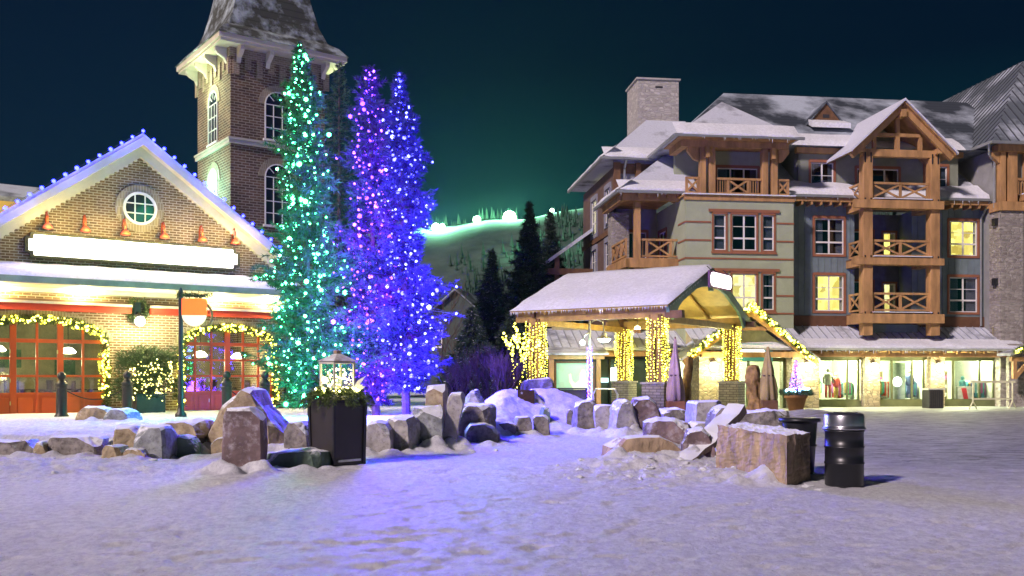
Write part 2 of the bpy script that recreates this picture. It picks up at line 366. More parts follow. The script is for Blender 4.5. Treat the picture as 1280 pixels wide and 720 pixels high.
def gz(x, y, fine=True):
    z = 0.
    if x < .6 and y < 60:
        e = edge_y(min(x, .29))
        z = .33 * sstep(-.1, .5, y - e) * (1 - sstep(-.4, .6, x))
    # snow mound left of the pavilion
    z += 1.05 * math.exp(-((x - 1.15) / 1.25) ** 2 - ((y - 29.5) / 3.2) ** 2)
    z += .55 * math.exp(-((x + .25) / .9) ** 2 - ((y - 27.5) / 3.) ** 2)
    z += .35 * math.exp(-((x - 2.8) / 1.1) ** 2 - ((y - 28.5) / 2.) ** 2)
    z += .32 * math.exp(-((x - 10.6) / 1.3) ** 2 - ((y - 34) / 2.2) ** 2)
    # ploughed rubble by the cut stone, drifts
    z += .22 * math.exp(-((x - 2.2) / 1.1) ** 2 - ((y - 15.6) / .7) ** 2)
    z += .10 * math.exp(-((x - 3.0) / .9) ** 2 - ((y - 14.2) / .6) ** 2)
    z += .13 * math.exp(-((x + 8.2) / 2.4) ** 2 - ((y - 15.6) / 1.1) ** 2)
    z -= .22 * sstep(38, 50, y) * sstep(2, 8, x)
    if fine:
        rub = math.exp(-((x - 2.3) / 1.7) ** 2 - ((y - 14.6) / 1.2) ** 2) + .9 * math.exp(-((x + 7.8) / 3.2) ** 2 - ((y - 15.4) / 1.5) ** 2)
        ter = sstep(-.2, .6, y - (edge_y(x) if x < .3 else 1e9)) if x < .3 else 0
        mnd = math.exp(-((x - .8) / 2.2) ** 2 - ((y - 28) / 4) ** 2)
        z += fbm(x, y, .35, 3) * .022
        amp = .011 + .045 * rub + .055 * ter * (1 - sstep(25, 28, y)) + .08 * mnd
        if y < 34:
            for bx, by, bw, bh in DRIFT:
                if abs(y - by) < 1.2 and abs(x - bx) < bw + 1:
                    dx = max(0, abs(x - bx) - bw * .8)
                    q = math.exp(-(dx / .3) ** 2 - ((y - by) / .42) ** 2) * (.5 + 1.4 * noise.noise((x * 2.9, y * 2.9, 6)))
                    z = max(z, z * (1 - q * .0) + 0) + q * bh * .22 * (1 if z < .2 else .5)
            if y < 22: z -= track(x, y)
        z += (.006 + .04 * rub) * abs(noise.noise((x * 5.3, y * 5.3, 2.))) * 1.6
        z += amp * fbm(x, y, 2.6, 4, 3.) + (.008 + .03 * rub) * fbm(x, y, 8., 2, 7.)
    return z
def axis(lo, hi, a, b, step, g=1.12):
    c = list(np.arange(a, b, step)); s = step
    x = c[-1]
    while x < hi: s *= g; x += s; c.append(x)
    s = step; x = c[0]; l = []
    while x > lo: s *= g; x -= s; l.append(x)
    return l[::-1] + c
XS = axis(-900, 900, -12, 13, .06); YS = []
y = 5.0
while y < 40: YS.append(y); y += max(.04, (y / 20) ** 2 * .09)
YS = axis(-300, 5, 4, 4.9, .3, 1.3)[:-1] + YS
s = YS[-1] - YS[-2]
while YS[-1] < 1500: s *= 1.12; YS.append(YS[-1] + s)
YS = sorted(set(YS))
nx, ny = len(XS), len(YS)
vs = [(x, y, gz(x, y, 4 < y < 60 and abs(x) < 40)) for y in YS for x in XS]
fs = [(j * nx + i, j * nx + i + 1, (j + 1) * nx + i + 1, (j + 1) * nx + i) for j in range(ny - 1) for i in range(nx - 1)]
g = MB(); g.v = vs; g.f = fs; g.m = [0] * len(fs)
gm, gt, gb = nodes('trodden_snow'); gv = coords(gt)
f, _ = noise_f(gt, gv, .45, 6, .6); c = mixc(gt, f, (.82, .83, .88), (.90, .91, .95))
f2, h2 = noise_f(gt, coords(gt, (1, .6, 1)), 11, 9, .8, .42, .56); c = mixc(gt, f2, (.66, .66, .73), c)
s_ = N(gt, 'ShaderNodeSeparateXYZ'); gt.links.new(gv, s_.inputs[0])
_, rw_ = noise_f(gt, gv, .35, 5, .6)
aa = N(gt, 'ShaderNodeMath', operation='MULTIPLY_ADD'); gt.links.new(rw_, aa.inputs[0]); aa.inputs[1].default_value = 5; gt.links.new(s_.outputs[0], aa.inputs[2])
r_ = N(gt, 'ShaderNodeMapRange'); gt.links.new(aa.outputs[0], r_.inputs[0]); r_.inputs[1].default_value = 5; r_.inputs[2].default_value = 9.5
r2 = N(gt, 'ShaderNodeMapRange'); gt.links.new(s_.outputs[1], r2.inputs[0]); r2.inputs[1].default_value = 10; r2.inputs[2].default_value = 17
mu = N(gt, 'ShaderNodeMath', operation='MULTIPLY'); gt.links.new(r_.outputs[0], mu.inputs[0]); gt.links.new(r2.outputs[0], mu.inputs[1])
f4, _ = noise_f(gt, coords(gt, (.6, 1.6, 1)), 2.2, 6, .7); gd = mixc(gt, f4, (.16, .165, .15), (.50, .51, .49))
c = mixc(gt, mu.outputs[0], c, gd)
gt.links.new(c, gb.inputs['Base Color']); gb.inputs['Roughness'].default_value = .6; gb.inputs['Specular IOR Level'].default_value = .35
_, g5 = noise_f(gt, gv, 38, 3, .6); g6 = N(gt, 'ShaderNodeMapRange'); gt.links.new(g5, g6.inputs[0]); g6.inputs[1].default_value = .66; g6.inputs[2].default_value = .72
c = mixc(gt, g6.outputs[0], c, (.36, .34, .33)); gt.links.new(c, gb.inputs['Base Color'])
n1 = bump(gt, gb, h2, .85, .06); _, h3 = noise_f(gt, gv, 20, 6, .8); bump(gt, gb, h3, .8, .03, n1)
ground = tag(g.build('ground', gm, smooth=True), kind='structure')
# ------------------------------------------------------------------ ski hill
def hz(x, y):
    crest = 66 + .11 * x + 6 * noise.noise((x * .01, 3, 0)) + 2.0 * noise.noise((x * .05, 8, 0))
    t = sstep(150, 400, y); b = 1 - sstep(400, 800, y) * .8
    return crest * (t ** 1.2) * b + 3 * noise.noise((x * .02, y * .02, 1)) * t - .5
hv = []; hx = np.linspace(-500, 500, 160); hy = np.linspace(130, 800, 90)
for y in hy:
    for x in hx: hv.append((x, y, hz(x, y)))
hf = [(j * 160 + i, j * 160 + i + 1, (j + 1) * 160 + i + 1, (j + 1) * 160 + i) for j in range(89) for i in range(159)]
g = MB(); g.v = hv; g.f = hf; g.m = [0] * len(hf)
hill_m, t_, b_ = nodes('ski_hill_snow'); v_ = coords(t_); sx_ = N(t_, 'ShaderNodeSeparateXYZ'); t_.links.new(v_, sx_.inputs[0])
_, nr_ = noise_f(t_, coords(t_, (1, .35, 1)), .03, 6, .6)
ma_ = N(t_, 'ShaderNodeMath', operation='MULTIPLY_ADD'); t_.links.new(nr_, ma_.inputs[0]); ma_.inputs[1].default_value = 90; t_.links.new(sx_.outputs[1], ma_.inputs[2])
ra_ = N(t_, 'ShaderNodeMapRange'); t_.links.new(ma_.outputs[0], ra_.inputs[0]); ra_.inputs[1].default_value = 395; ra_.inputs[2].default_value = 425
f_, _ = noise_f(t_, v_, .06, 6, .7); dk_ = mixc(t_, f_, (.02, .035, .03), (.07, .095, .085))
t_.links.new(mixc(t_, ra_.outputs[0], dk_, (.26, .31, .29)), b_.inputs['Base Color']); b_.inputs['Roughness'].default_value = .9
tag(g.build('ski_hill', hill_m, smooth=True), kind='structure')
# forest as one mass
rnd = random.Random(5); g = MB()
for i in range(11000):
    x = rnd.uniform(-220, 260); y = rnd.uniform(180, 405)
    if noise.noise((x * .018, y * .016, 4)) < -.02 - .25 * (y < 300): continue
    if 352 < y < 385 and noise.noise((x * .03, 2, 4)) < .25: continue
    z = hz(x, y); h = rnd.uniform(2.2, 5.5); r = h * .16
    g.lathe([(r, h * .12), (r * .45, h * .5), (.03, h)], (x, y, z), 5)
forest_m = M('far_forest', (.03, .06, .045), .9, var=.3, vs=.1, snow=(.75, 1.1))
tag(g.build('hillside_forest', forest_m), kind='stuff', label='dark band of small conifers covering the lit ski hill', cat='forest')
# floodlights on the hill
GL = (.30, 1, .55)
flood_m = EM('floodlight_glow', (.75, 1, .72), 14); flood_s = EM('small_floodlight_glow', (.85, 1, .80), 8)
FLD = [(637, 284, 372, 2.7, 1.0, 'largest and brightest floodlight, on the ridge beside the tall spruce'),
       (596, 297, 365, 1.5, .5, 'second brightest floodlight, on the ridge left of the largest one'),
       (553, 306, 360, 1.0, .4, 'floodlight high on the ridge beside the blue lit tree'),
       (545, 316, 355, 1.7, .5, 'floodlight on the ridge just below its neighbour by the blue lit tree'),
       (690, 283, 372, .85, .3, 'floodlight on the ridge seen between the two dark spruce tops'),
       (673, 332, 300, .7, .15, 'small lamp low on the slope behind the tall dark spruce')]
for px, py, Y, r, e, lb in FLD:
    x = (px - 640) / 1200 * Y; z = zy(py, Y); z0 = hz(x, Y)
    t = thing('floodlight', lb, 'floodlight', (x, Y, z0 - .5), 0, 'floodlights on the ski hill')
    hgt = max(1.5, z - z0 + .5)
    MB().tube([(0, 0, 0), (0, 0, hgt)], .12, 6).build('pole', black_m, t)
    MB().lathe([(.05, -r), (r * .7, -r * .7), (r, 0), (r * .7, r * .7), (.05, r)], (0, 0, hgt), 14).build('lamp_head', flood_m if r > 1 else flood_s, t, True)
    lamp('floodlight_beam', (x, Y - 3, z0 + hgt + 2), 50000 * e, GL, 2.0)

hzm = bpy.data.materials.new('haze'); hzm.use_nodes = True; ht = hzm.node_tree; ht.nodes.clear()
hp = ht.nodes.new('ShaderNodeVolumePrincipled'); hp.inputs['Density'].default_value = HAZE; hp.inputs['Anisotropy'].default_value = .72; hp.inputs['Color'].default_value = (.55, .85, .85, 1)
ho = ht.nodes.new('ShaderNodeOutputMaterial'); ht.links.new(hp.outputs[0], ho.inputs['Volume'])
tag(MB().box(-1000, 1000, -320, 1700, -2, 150).build('haze', hzm), kind='stuff', label='thin cold night haze glowing round the floodlights of the ski hill', cat='haze')
# ------------------------------------------------------------------ string lights
BULB = {}
def bulb_mesh(mat):
    if mat.name in BULB: return BULB[mat.name]
    bm = bmesh.new(); bmesh.ops.create_icosphere(bm, subdivisions=1, radius=1)
    me = bpy.data.meshes.new('bulb'); bm.to_mesh(me); bm.free(); me.materials.append(mat)
    BULB[mat.name] = me; return me
def string_lights(label, group, pts, r, mats, wire=None, jitter=.35, seed=1, cap=100, cat='string lights', wr=.007):
    rg = random.Random(seed)
    pts = [Vector(p) for p in pts]
    base = Vector((sum(p.x for p in pts) / len(pts), sum(p.y for p in pts) / len(pts), min(p.z for p in pts)))
    t = thing('string_lights', label, cat, base, 0, group)
    if wire:
        w = MB()
        for seg in wire:
            if len(seg) > 1: w.tube([Vector(p) - base for p in seg], wr, 3)
        w.build('wire', M('dark_green_wire', (.02, .05, .025), .6), t)
    items = [(p, r * (1 + rg.uniform(-jitter, jitter) + (2.0 * jitter if rg.random() < .14 else 0)), rg.choice(mats)) for p in pts]
    items.sort(key=lambda q: -q[1] / q[0].y)
    for p, rr, m in items[:cap]:
        o = bpy.data.objects.new('bulb', bulb_mesh(m)); COL.objects.link(o); o.parent = t
        o.location = p - base; o.scale = (rr,) * 3
    if len(items) > cap:
        g = MB(); ico = bulb_mesh(mats[0]); iv = [v.co.copy() for v in ico.vertices]; fi = [tuple(f.vertices) for f in ico.polygons]
        for p, rr, m in items[cap:]:
            g.add([tuple(v * rr + p - base) for v in iv], fi, mats.index(m))
        o = g.build('bulb', mats, t); tag(o, kind='stuff')
    return t

# ------------------------------------------------------------------ foliage
def blades(P, D, L, Wd, rs, parent, mat, name='crown', base=(0, 0, 0)):
    """many thin triangles: P centres, D directions (n,3), L lengths, Wd widths"""
    n = len(P); r = rs.normal(size=(n, 3)); X = np.cross(D, r); X /= np.linalg.norm(X, axis=1, keepdims=True) + 1e-9
    V = np.empty((n, 3, 3)); V[:, 0] = P - X * Wd[:, None] / 2; V[:, 1] = P + X * Wd[:, None] / 2; V[:, 2] = P + D * L[:, None]
    V = V.reshape(-1, 3) - np.array(base)
    me = bpy.data.meshes.new(name); me.vertices.add(3 * n); me.vertices.foreach_set('co', V.astype(np.float32).ravel())
    me.loops.add(3 * n); me.loops.foreach_set('vertex_index', np.arange(3 * n, dtype=np.int32))
    me.polygons.add(n); me.polygons.foreach_set('loop_start', np.arange(0, 3 * n, 3, dtype=np.int32))
    me.polygons.foreach_set('loop_total', np.full(n, 3, np.int32))
    me.materials.append(mat); me.update(); me.validate()
    o = bpy.data.objects.new(name, me); COL.objects.link(o); o.parent = parent; return o
def conifer(label, base, H, prof, nb, mat, seed, group=None, bl=.15, bw=.03, dens=1., lean=(0, 0), z0=.35, droop=.25, name='spruce_tree', tr=.13, twn=9, tier=0):
    rs = np.random.RandomState(seed); t = thing(name, label, 'conifer', base, 0, group)
    prof = sorted(prof); pt = [p[0] for p in prof]; pr = [p[1] for p in prof]
    MB().tube([(lean[0] * k / 6, lean[1] * k / 6, H * k / 6 - (.2 if k == 0 else 0)) for k in range(7)], tr, 8, 0, .015).build('trunk', bark, t)
    P = []; D = []; L = []; tips = []; g = MB()
    for i in range(nb):
        h = (i + rs.rand()) / nb; z = z0 + (H - z0) * h ** 1.08
        f = z / H; R0 = np.interp(f, pt, pr) * rs.uniform(.55, 1.10) * (1 + .16 * math.sin(11 * f + seed) + .10 * math.sin(27 * f + seed * 2)) * (1 + .22 * noise.noise((math.cos(i * 2.39996) * 1.2, math.sin(i * 2.39996) * 1.2, f * 9 + seed))) * (1.3 if rs.rand() < .12 else 1) * (.80 + .42 * ((f * 8.5 + .12 * math.sin(i * 2.39996)) % 1 < .55) * (1 - ((f * 8.5) % 1) * .8) if tier else 1)
        az = i * 2.39996 + rs.normal() * .3
        up = .55 - .9 * (1 - f) * .6
        c0 = np.array([lean[0] * f, lean[1] * f, z]); dr = np.array([math.cos(az), math.sin(az), 0])
        n = 7; s = np.linspace(0, 1, n)
        path = c0 + dr * (s * R0)[:, None] + np.array([0, 0, 1]) * (s * R0 * up * .6 - droop * R0 * (s * (1 - s * .55)) + .12 * R0 * s ** 3)[:, None]
        g.tube(path[[0, 3, 6]].tolist(), .018, 3, 0, .004)
        nt_ = max(3, int(twn * dens * (R0 / .9) ** .5))
        for k in range(nt_):
            s0 = rs.uniform(.12, 1.0); q = np.array([np.interp(s0, s, path[:, j]) for j in range(3)])
            bd = path[-1] - path[0]; bd /= np.linalg.norm(bd) + 1e-6
            sd_ = np.cross(bd, [0, 0, 1]) * rs.choice([-1, 1]); d = bd * rs.uniform(.5, 1.) + sd_ * rs.uniform(.3, 1.) + np.array([0, 0, rs.uniform(-.45, .25)])
            d /= np.linalg.norm(d); tl = rs.uniform(.16, .42) * (.5 + .6 * R0 ** .5) * (1.15 - .4 * s0) * min(1, .25 + R0 / .55)
            m = int(13 * dens * tl / .3) + 4; ss = rs.rand(m)
            pp = q + d * (ss * tl)[:, None]
            dd = d * .75 + rs.normal(size=(m, 3)) * .5; dd /= np.linalg.norm(dd, axis=1, keepdims=True)
            P.append(pp); D.append(dd); L.append(rs.uniform(.6, 1.3, m) * bl)
            if rs.rand() < .75: tips.append(q + d * tl * rs.uniform(.3, 1.))
    # leader
    m = 90; zz = rs.uniform(H * .93, H * 1.0, m); P.append(np.stack([lean[0] + rs.normal(size=m) * .02, lean[1] + rs.normal(size=m) * .02, zz], 1))
    dd = rs.normal(size=(m, 3)) * .5 + np.array([0, 0, .7]); dd /= np.linalg.norm(dd, axis=1, keepdims=True); D.append(dd); L.append(np.full(m, bl))
    g.build('branch', bark, t)
    P = np.concatenate(P); D = np.concatenate(D); L = np.concatenate(L)
    blades(P, D, L, np.full(len(P), bw), rs, t, mat)
    return t, np.array(tips) + np.array(base)
def pick_lights(tips, n, seed, cx, cy):
    rs = np.random.RandomState(seed); out = []; idx = rs.permutation(len(tips))
    for i in idx:
        p = tips[i]
        if all((p[0] - q[0]) ** 2 + (p[1] - q[1]) ** 2 + (p[2] - q[2]) ** 2 > .018 for q in out[-400:]):
            out.append(p)
        if len(out) >= n: break
    return out
def spiral_wire(pts, base):
    pts = sorted(pts, key=lambda p: p[2]); segs = []; lev = {}
    for p in pts: lev.setdefault(int(p[2] / .45), []).append(p)
    for k in sorted(lev):
        l = sorted(lev[k], key=lambda p: math.atan2(p[1] - base[1], p[0] - base[0])); segs.append([tuple(q) for q in l])
    return segs
GRN = [EM('green_bulb', (.07, 1, .34), 11), EM('mint_bulb', (.13, 1, .45), 16)]
VIO = [EM('violet_bulb', (.06, .014, 1), 17), EM('pink_violet_bulb', (.14, .035, 1), 17)]
BLU = [EM('blue_bulb', (.025, .025, 1), 17), EM('pale_blue_bulb', (.07, .08, 1), 17)]
WRM = [EM('warm_bulb', (1, .90, .05), 7), EM('pale_warm_bulb', (1, .92, .13), 7)]
WHT = [EM('white_bulb', (1, .85, .20), 5)]
def lit_tree(px, py_top, Y, prof_px, label, slabel, mats, needles, nl, seed, nb=330, lean=0, z0=.5, glow=None):
    b = at(px, Y); z = gz(b[0], b[1]) - .05; b = (b[0], b[1], z); H = zy(py_top, Y) - z
    prof = [((zy(y, Y) - z) / H, w * Y / 1200) for y, w in prof_px]
    t, tips = conifer(label, b, H, prof, nb, needles, seed, 'conifers wrapped in lights', lean=(lean, 0), z0=z0, tier=1, twn=13, dens=1.15)
    tips = np.array([p for p in tips if p[2] > z + z0])
    pts = pick_lights(tips, nl, seed, b[0], b[1])
    top = [(b[0] + lean, b[1], z + H * f) for f in (.965, .985, 1.0, .95, .935)]
    pts += [np.array(p) for p in top]
    string_lights(slabel, 'string lights wound round the conifers', pts, .034, mats, spiral_wire(pts, b), seed=seed, jitter=.45)
    for k in range(14):        # the strings' own light, spread over the crown
        f = .08 + .86 * (k / 13) ; ww = np.interp(f, sorted([p[0] for p in prof]), [p[1] for p in sorted(prof)]) ; a_ = -1.15 + (k % 3 - 1) * .8
        lamp('string_glow', (b[0] + lean * f + math.cos(a_) * (ww * .95 + .12), b[1] + math.sin(a_) * (ww * .95 + .12), z + H * f), glow[1] * (ww + .3) * (2.1 * (1 - f) ** 1.4 + .60), glow[0], .7)
    return t
G3 = 'conifers wrapped in lights'
lit_tree(390, 56, 28.0, [(56, 3), (80, 9), (120, 16), (160, 25), (220, 37), (300, 46), (380, 54), (450, 62), (495, 52), (515, 22)],
         'tall slender spruce wrapped in green lights', 'green string lights wound round the tallest spruce', GRN, needle_g, 560, 11, 330, -.35, .35, ((.01, 1, .55), 32))
lit_tree(470, 84, 28.5, [(84, 3), (110, 10), (150, 17), (220, 33), (300, 42), (400, 46), (460, 40), (490, 18)],
         'slender spruce wrapped in violet lights', 'violet string lights on the middle lit spruce', VIO, needle_b, 540, 23, 320, -.2, .45, ((.20, .01, 1), 190))
lit_tree(508, 93, 28.0, [(93, 3), (120, 9), (150, 15), (200, 22), (260, 33), (330, 40), (400, 44), (450, 42), (480, 22)],
         'spruce wrapped in blue lights with bare violet lit trunk', 'blue string lights on the rightmost lit spruce', BLU, needle_b, 540, 37, 320, -.2, .8, ((.05, .03, 1), 290))
b = at(424, 31); conifer('narrow unlit spruce showing between the green and violet lit spruces', (b[0], b[1], .3), zy(80, 31) - .3,
    [(0, .8), (.3, .75), (.7, .5), (.9, .3), (1, .05)], 260, needle_g, 5, dens=.9)
# dark spruces behind
def dark_spruce(px, ptop, Y, wpx, label, seed, nb=260, zb=0, bl=.34, bw=.075):
    b = at(px, Y, zb); H = zy(ptop, Y) - zb; r = wpx * 1.35 * Y / 1200
    conifer(label, b, H, [(0, r), (.12, r), (.35, r * .74), (.6, r * .44), (.8, r * .2), (.93, r * .06), (1, .02)], nb, needle_d, seed,
            'dark spruces left of the pavilion', bl=bl, bw=bw, dens=1.0, droop=.5, tr=.3, twn=11)
dark_spruce(615, 315, 60, 34, 'short dark spruce left of the two tall dark spruces', 51)
dark_spruce(662, 255, 62, 42, 'tallest dark spruce rising behind the pavilion end', 52, 330)
dark_spruce(688, 266, 66, 38, 'tall dark spruce close to the brown wing of the hotel', 53, 300)
dark_spruce(590, 388, 50, 34, 'low broad dark spruce with snow lines in front of the dark house', 54, 200)
dark_spruce(712, 398, 58, 26, 'low dark spruce behind the pavilion beam and curved lamp post', 55, 180)
dark_spruce(640, 392, 52, 32, 'low dark spruce behind the small yellow lit tree', 56, 200)
# ------------------------------------------------------------------ shared building pieces
def holes(mb, u0, u1, z0, z1, v0, v1, hs, m=0):
    """wall u0..u1 x z0..z1, thickness v0..v1, with rectangular openings hs"""
    us = sorted({u0, u1, *[h[0] for h in hs], *[h[1] for h in hs]}); zs = sorted({z0, z1, *[h[2] for h in hs], *[h[3] for h in hs]})
    us = [u for u in us if u0 <= u <= u1]; zs = [z for z in zs if z0 <= z <= z1]
    for c, d in zip(zs, zs[1:]):
        run = None
        for a, b in zip(us, us[1:]):
            inside = any(h[0] <= (a + b) / 2 <= h[1] and h[2] <= (c + d) / 2 <= h[3] for h in hs)
            if not inside: run = (run[0], b) if run else (a, b)
            if inside or b == us[-1]:
                if run: mb.box(run[0], run[1], v0, v1, c, d, m)
                run = None
def window(par, u0, u1, z0, z1, v, cols, rows, room=None, trim=None, fr=None, tf=None, curt=.22, tw=.13, label=None, cw=.06, splits=None):
    """casing with white frame, muntins, glass, curtains and the room behind it; wall face at v (outside = -v)"""
    trim = trim or band_m; fr = fr or white_p; rg = random.Random(int(u0 * 97 + z0 * 31))
    def nb():
        m = MB(); m.tf = tf; return m
    w = nb()
    w.box(u0 - tw, u0, v - .05, v + .12, z0 - tw, z1 + tw); w.box(u1, u1 + tw, v - .05, v + .12, z0 - tw, z1 + tw)
    w.box(u0, u1, v - .05, v + .12, z0 - tw, z0); w.box(u0 - .08, u1 + .08, v - .075, v + .12, z1 + .003, z1 + tw + .03)
    o = w.build('window', trim, par)
    if label: o['label'] = label
    f = nb(); a = v + .02; b = v + .085; e = cw
    f.box(u0, u0 + e, a, b, z0, z1); f.box(u1 - e, u1, a, b, z0, z1); f.box(u0 + e, u1 - e, a, b, z0, z0 + e); f.box(u0 + e, u1 - e, a, b, z1 - e, z1)
    cs = splits or [u0 + (u1 - u0) * k / cols for k in range(1, cols)]
    for c in cs: f.box(c - e * .75, c + e * .75, a + .004, b - .004, z0 + e, z1 - e)
    zs = rows if isinstance(rows, list) else [k / rows for k in range(1, rows)]
    for r in zs:
        zz = z0 + (z1 - z0) * r; k = e * (.8 if r < .4 else .3); f.box(u0 + e, u1 - e, a + .008, b - .008, zz - k, zz + k)
    f.build('frame', fr, o)
    g = nb(); g.box(u0 + .01, u1 - .01, v + .05, v + .056, z0 + .01, z1 - .01); g.build('pane', glass_dark if room is room_d or room is None else glass, o)
    if curt:
        c = nb(); W_ = (u1 - u0)
        for s in (0, 1):
            cw_ = W_ * rg.uniform(.6, 1.4) * curt; n = 14
            x0 = u0 + .02 if s == 0 else u1 - .02 - cw_
            pts = [(x0 + cw_ * k / n, v + .16 + .025 * (k % 2)) for k in range(n + 1)]
            for p, q in zip(pts, pts[1:]):
                c.add([(p[0], p[1], z0 + .03), (q[0], q[1], z0 + .03), (q[0], q[1], z1 - .03), (p[0], p[1], z1 - .03)], [(0, 1, 2, 3)])
        c.build('curtain', curtain, o)
    r = nb(); D = .55
    r.box(u0 - .1, u1 + .1, v + D, v + D + .02, z0 - .1, z1 + .1); r.box(u0 - .12, u0 - .1, v + .13, v + D, z0 - .1, z1 + .1); r.box(u1 + .1, u1 + .12, v + .13, v + D, z0 - .1, z1 + .1)
    r.box(u0 - .1, u1 + .1, v + .13, v + D, z0 - .12, z0 - .1); r.box(u0 - .1, u1 + .1, v + .13, v + D, z1 + .1, z1 + .12)
    r.build('room', room or room_d, o)
    return o
def xrail(par, u0, u1, z0, z1, v, n=2, name='railing', tf=None, pick=0, mat=None):
    m = MB(); m.tf = tf; w = .07
    m.box(u0, u1, v - .06, v + .06, z1 - .12, z1); m.box(u0, u1, v - .05, v + .05, z0, z0 + .1)
    a, b = u0 + pick, u1 - pick; h0, h1 = z0 + .1, z1 - .12
    for k in range(n + 1):
        x = a + (b - a) * k / n; x = min(max(x, u0 + w), u1 - w); m.box(x - w, x + w, v - .045, v + .045, h0, h1)
    for k in range(n):
        p, q = a + (b - a) * k / n + w, a + (b - a) * (k + 1) / n - w
        m.beam((p, v - .01, h0 + .02), (q, v - .01, h1 - .02), .05, .11); m.beam((p, v + .012, h1 - .02), (q, v + .012, h0 + .02), .05, .11)
    if pick:
        for s in (u0, b):
            for k in range(1, max(2, int(pick / .14))):
                x = s + k * .14
                if x < s + pick - .03: m.box(x - .02, x + .02, v - .02, v + .02, h0, h1)
    return m.build(name, mat or timber, par)

# ================================================================== brick gabled restaurant, left
T = thing('brick_restaurant', 'gabled brown brick restaurant with orange red arched doors and glowing blank sign', 'restaurant', FL.w(0, 0), FL.a)
CX = .12; EZ = 5.55; AZ = 9.2; HW = 5.0
sl = (AZ - EZ) / HW
A1 = (-4.95, -.93, 2.62, 3.28); A2 = (1.42, 4.78, 2.52, 3.18)
m = MB()
holes(m, CX - HW - .2, CX + HW, .2, EZ - .3, 0, .3, [(A1[0], A1[1], .2, A1[3]), (A2[0], A2[1], .2, A2[3])])
for (a, b, zs, zt) in (A1, A2):     # segmental arch spandrels
    n = 20
    for k in range(n):
        x0 = a + (b - a) * k / n; x1 = a + (b - a) * (k + 1) / n
        f = lambda x: zs + (zt - zs) * math.sqrt(max(0, 1 - ((x - (a + b) / 2) / ((b - a) / 2)) ** 2)) ** 1.0
        m.prism([(x0, f(x0)), (x1, f(x1)), (x1, zt + .001), (x0, zt + .001)], 0.002, .3)
m.prism([(CX - HW, EZ - .3), (CX + HW, EZ - .3), (CX + HW, EZ), (CX, AZ), (CX - HW, EZ)], 0, .3)
m.box(CX + HW - .3, CX + HW, .3, 9, .2, EZ); m.box(CX - HW - .2, CX - HW + .1, .3, 9, .2, EZ); m.box(CX - HW - .2, CX + HW, 8.8, 9.1, .2, EZ)
m.build('wall', brick, T)
for (a, b, zs, zt) in (A1, A2):     # voussoir rings standing slightly proud
    m = MB(); n = 26; c = (a + b) / 2; hw = (b - a) / 2
    pi_ = [(c - (hw) * math.cos(math.pi * k / n), zs + (zt - zs) * math.sin(math.pi * k / n)) for k in range(n + 1)]
    po = [(c - (hw + .22) * math.cos(math.pi * k / n), zs + (zt - zs + .30) * math.sin(math.pi * k / n)) for k in range(n + 1)]
    for k in range(n):
        m.prism([pi_[k], pi_[k + 1], po[k + 1], po[k]], -.03, .01)
    m.build('arch_surround', arch_b, T)
# roof, rakes, snow
rf = MB()
for s in (-1, 1):
    e = CX + s * (HW + .45)
    rf.slab([(CX, -.45, AZ + .12), (e, -.45, EZ - .45 * sl + .12), (e, 9.3, EZ - .45 * sl + .12), (CX, 9.3, AZ + .12)], .12)
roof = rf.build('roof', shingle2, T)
sn = MB()
for s in (-1, 1):
    e = CX + s * (HW + .45)
    sn.slab([(CX, -.40, AZ + .24), (e, -.40, EZ - .45 * sl + .22), (e, 9.3, EZ - .45 * sl + .22), (CX, 9.3, AZ + .24)], .098)
sn.build('snow_cover', snow_clean, roof)
rk = MB()
for s in (-1, 1):
    for (dv0, dv1, t0, t1) in ((-.50, -.16, -.02, .26), (-.158, -.003, -.2, .06), (-.16, -.003, -.36, -.202)):
        x1 = CX + s * (HW + .40); k = sl
        P = [(CX, AZ + t1 - .14), (x1, AZ + t1 - .14 - k * (HW + .40)), (x1, AZ + t0 - .14 - k * (HW + .40)), (CX, AZ + t0 - .14)]
        rk.prism(P if s > 0 else P[::-1], dv0, dv1)
rk.build('rake_board', cream, T)
for s in (-1, 1):
    dn = MB()
    for k in range(1, 36):
        x = CX + s * k * .145; z = AZ - sl * abs(x - CX) - .47
        dn.box(x - .04, x + .04, -.12, -.003, z - .07, z + .05)
    dn.build('dentil_row', cream, T)
# round window
rw = MB()
n = 32; c = (CX, 7.02)
for k in range(n):
    a0, a1 = 2 * math.pi * k / n, 2 * math.pi * (k + 1) / n
    P = lambda r, a: (c[0] + r * math.cos(a), c[1] + r * math.sin(a))
    rw.prism([P(.52, a0), P(.78, a0), P(.78, a1), P(.52, a1)], -.05, .02)
wdo = rw.build('round_window', arch_b, T)
m = MB()
for k in range(n):
    a0, a1 = 2 * math.pi * k / n, 2 * math.pi * (k + 1) / n
    m.prism([P(.46, a0), P(.545, a0), P(.545, a1), P(.46, a1)], -.085, -.003)
for d in (-.16, .16):
    hl = math.sqrt(.46 ** 2 - d * d)
    m.box(c[0] + d - .018, c[0] + d + .018, -.07, -.03, c[1] - hl, c[1] + hl); m.box(c[0] - hl, c[0] + hl, -.065, -.035, c[1] + d - .018, c[1] + d + .018)
m.build('frame', white_p, wdo)
m = MB(); m.prism([P(.47, 2 * math.pi * k / n) for k in range(n)], -.03, -.02); m.build('pane', M('dark_glass', (.02, .025, .035), .08), wdo)
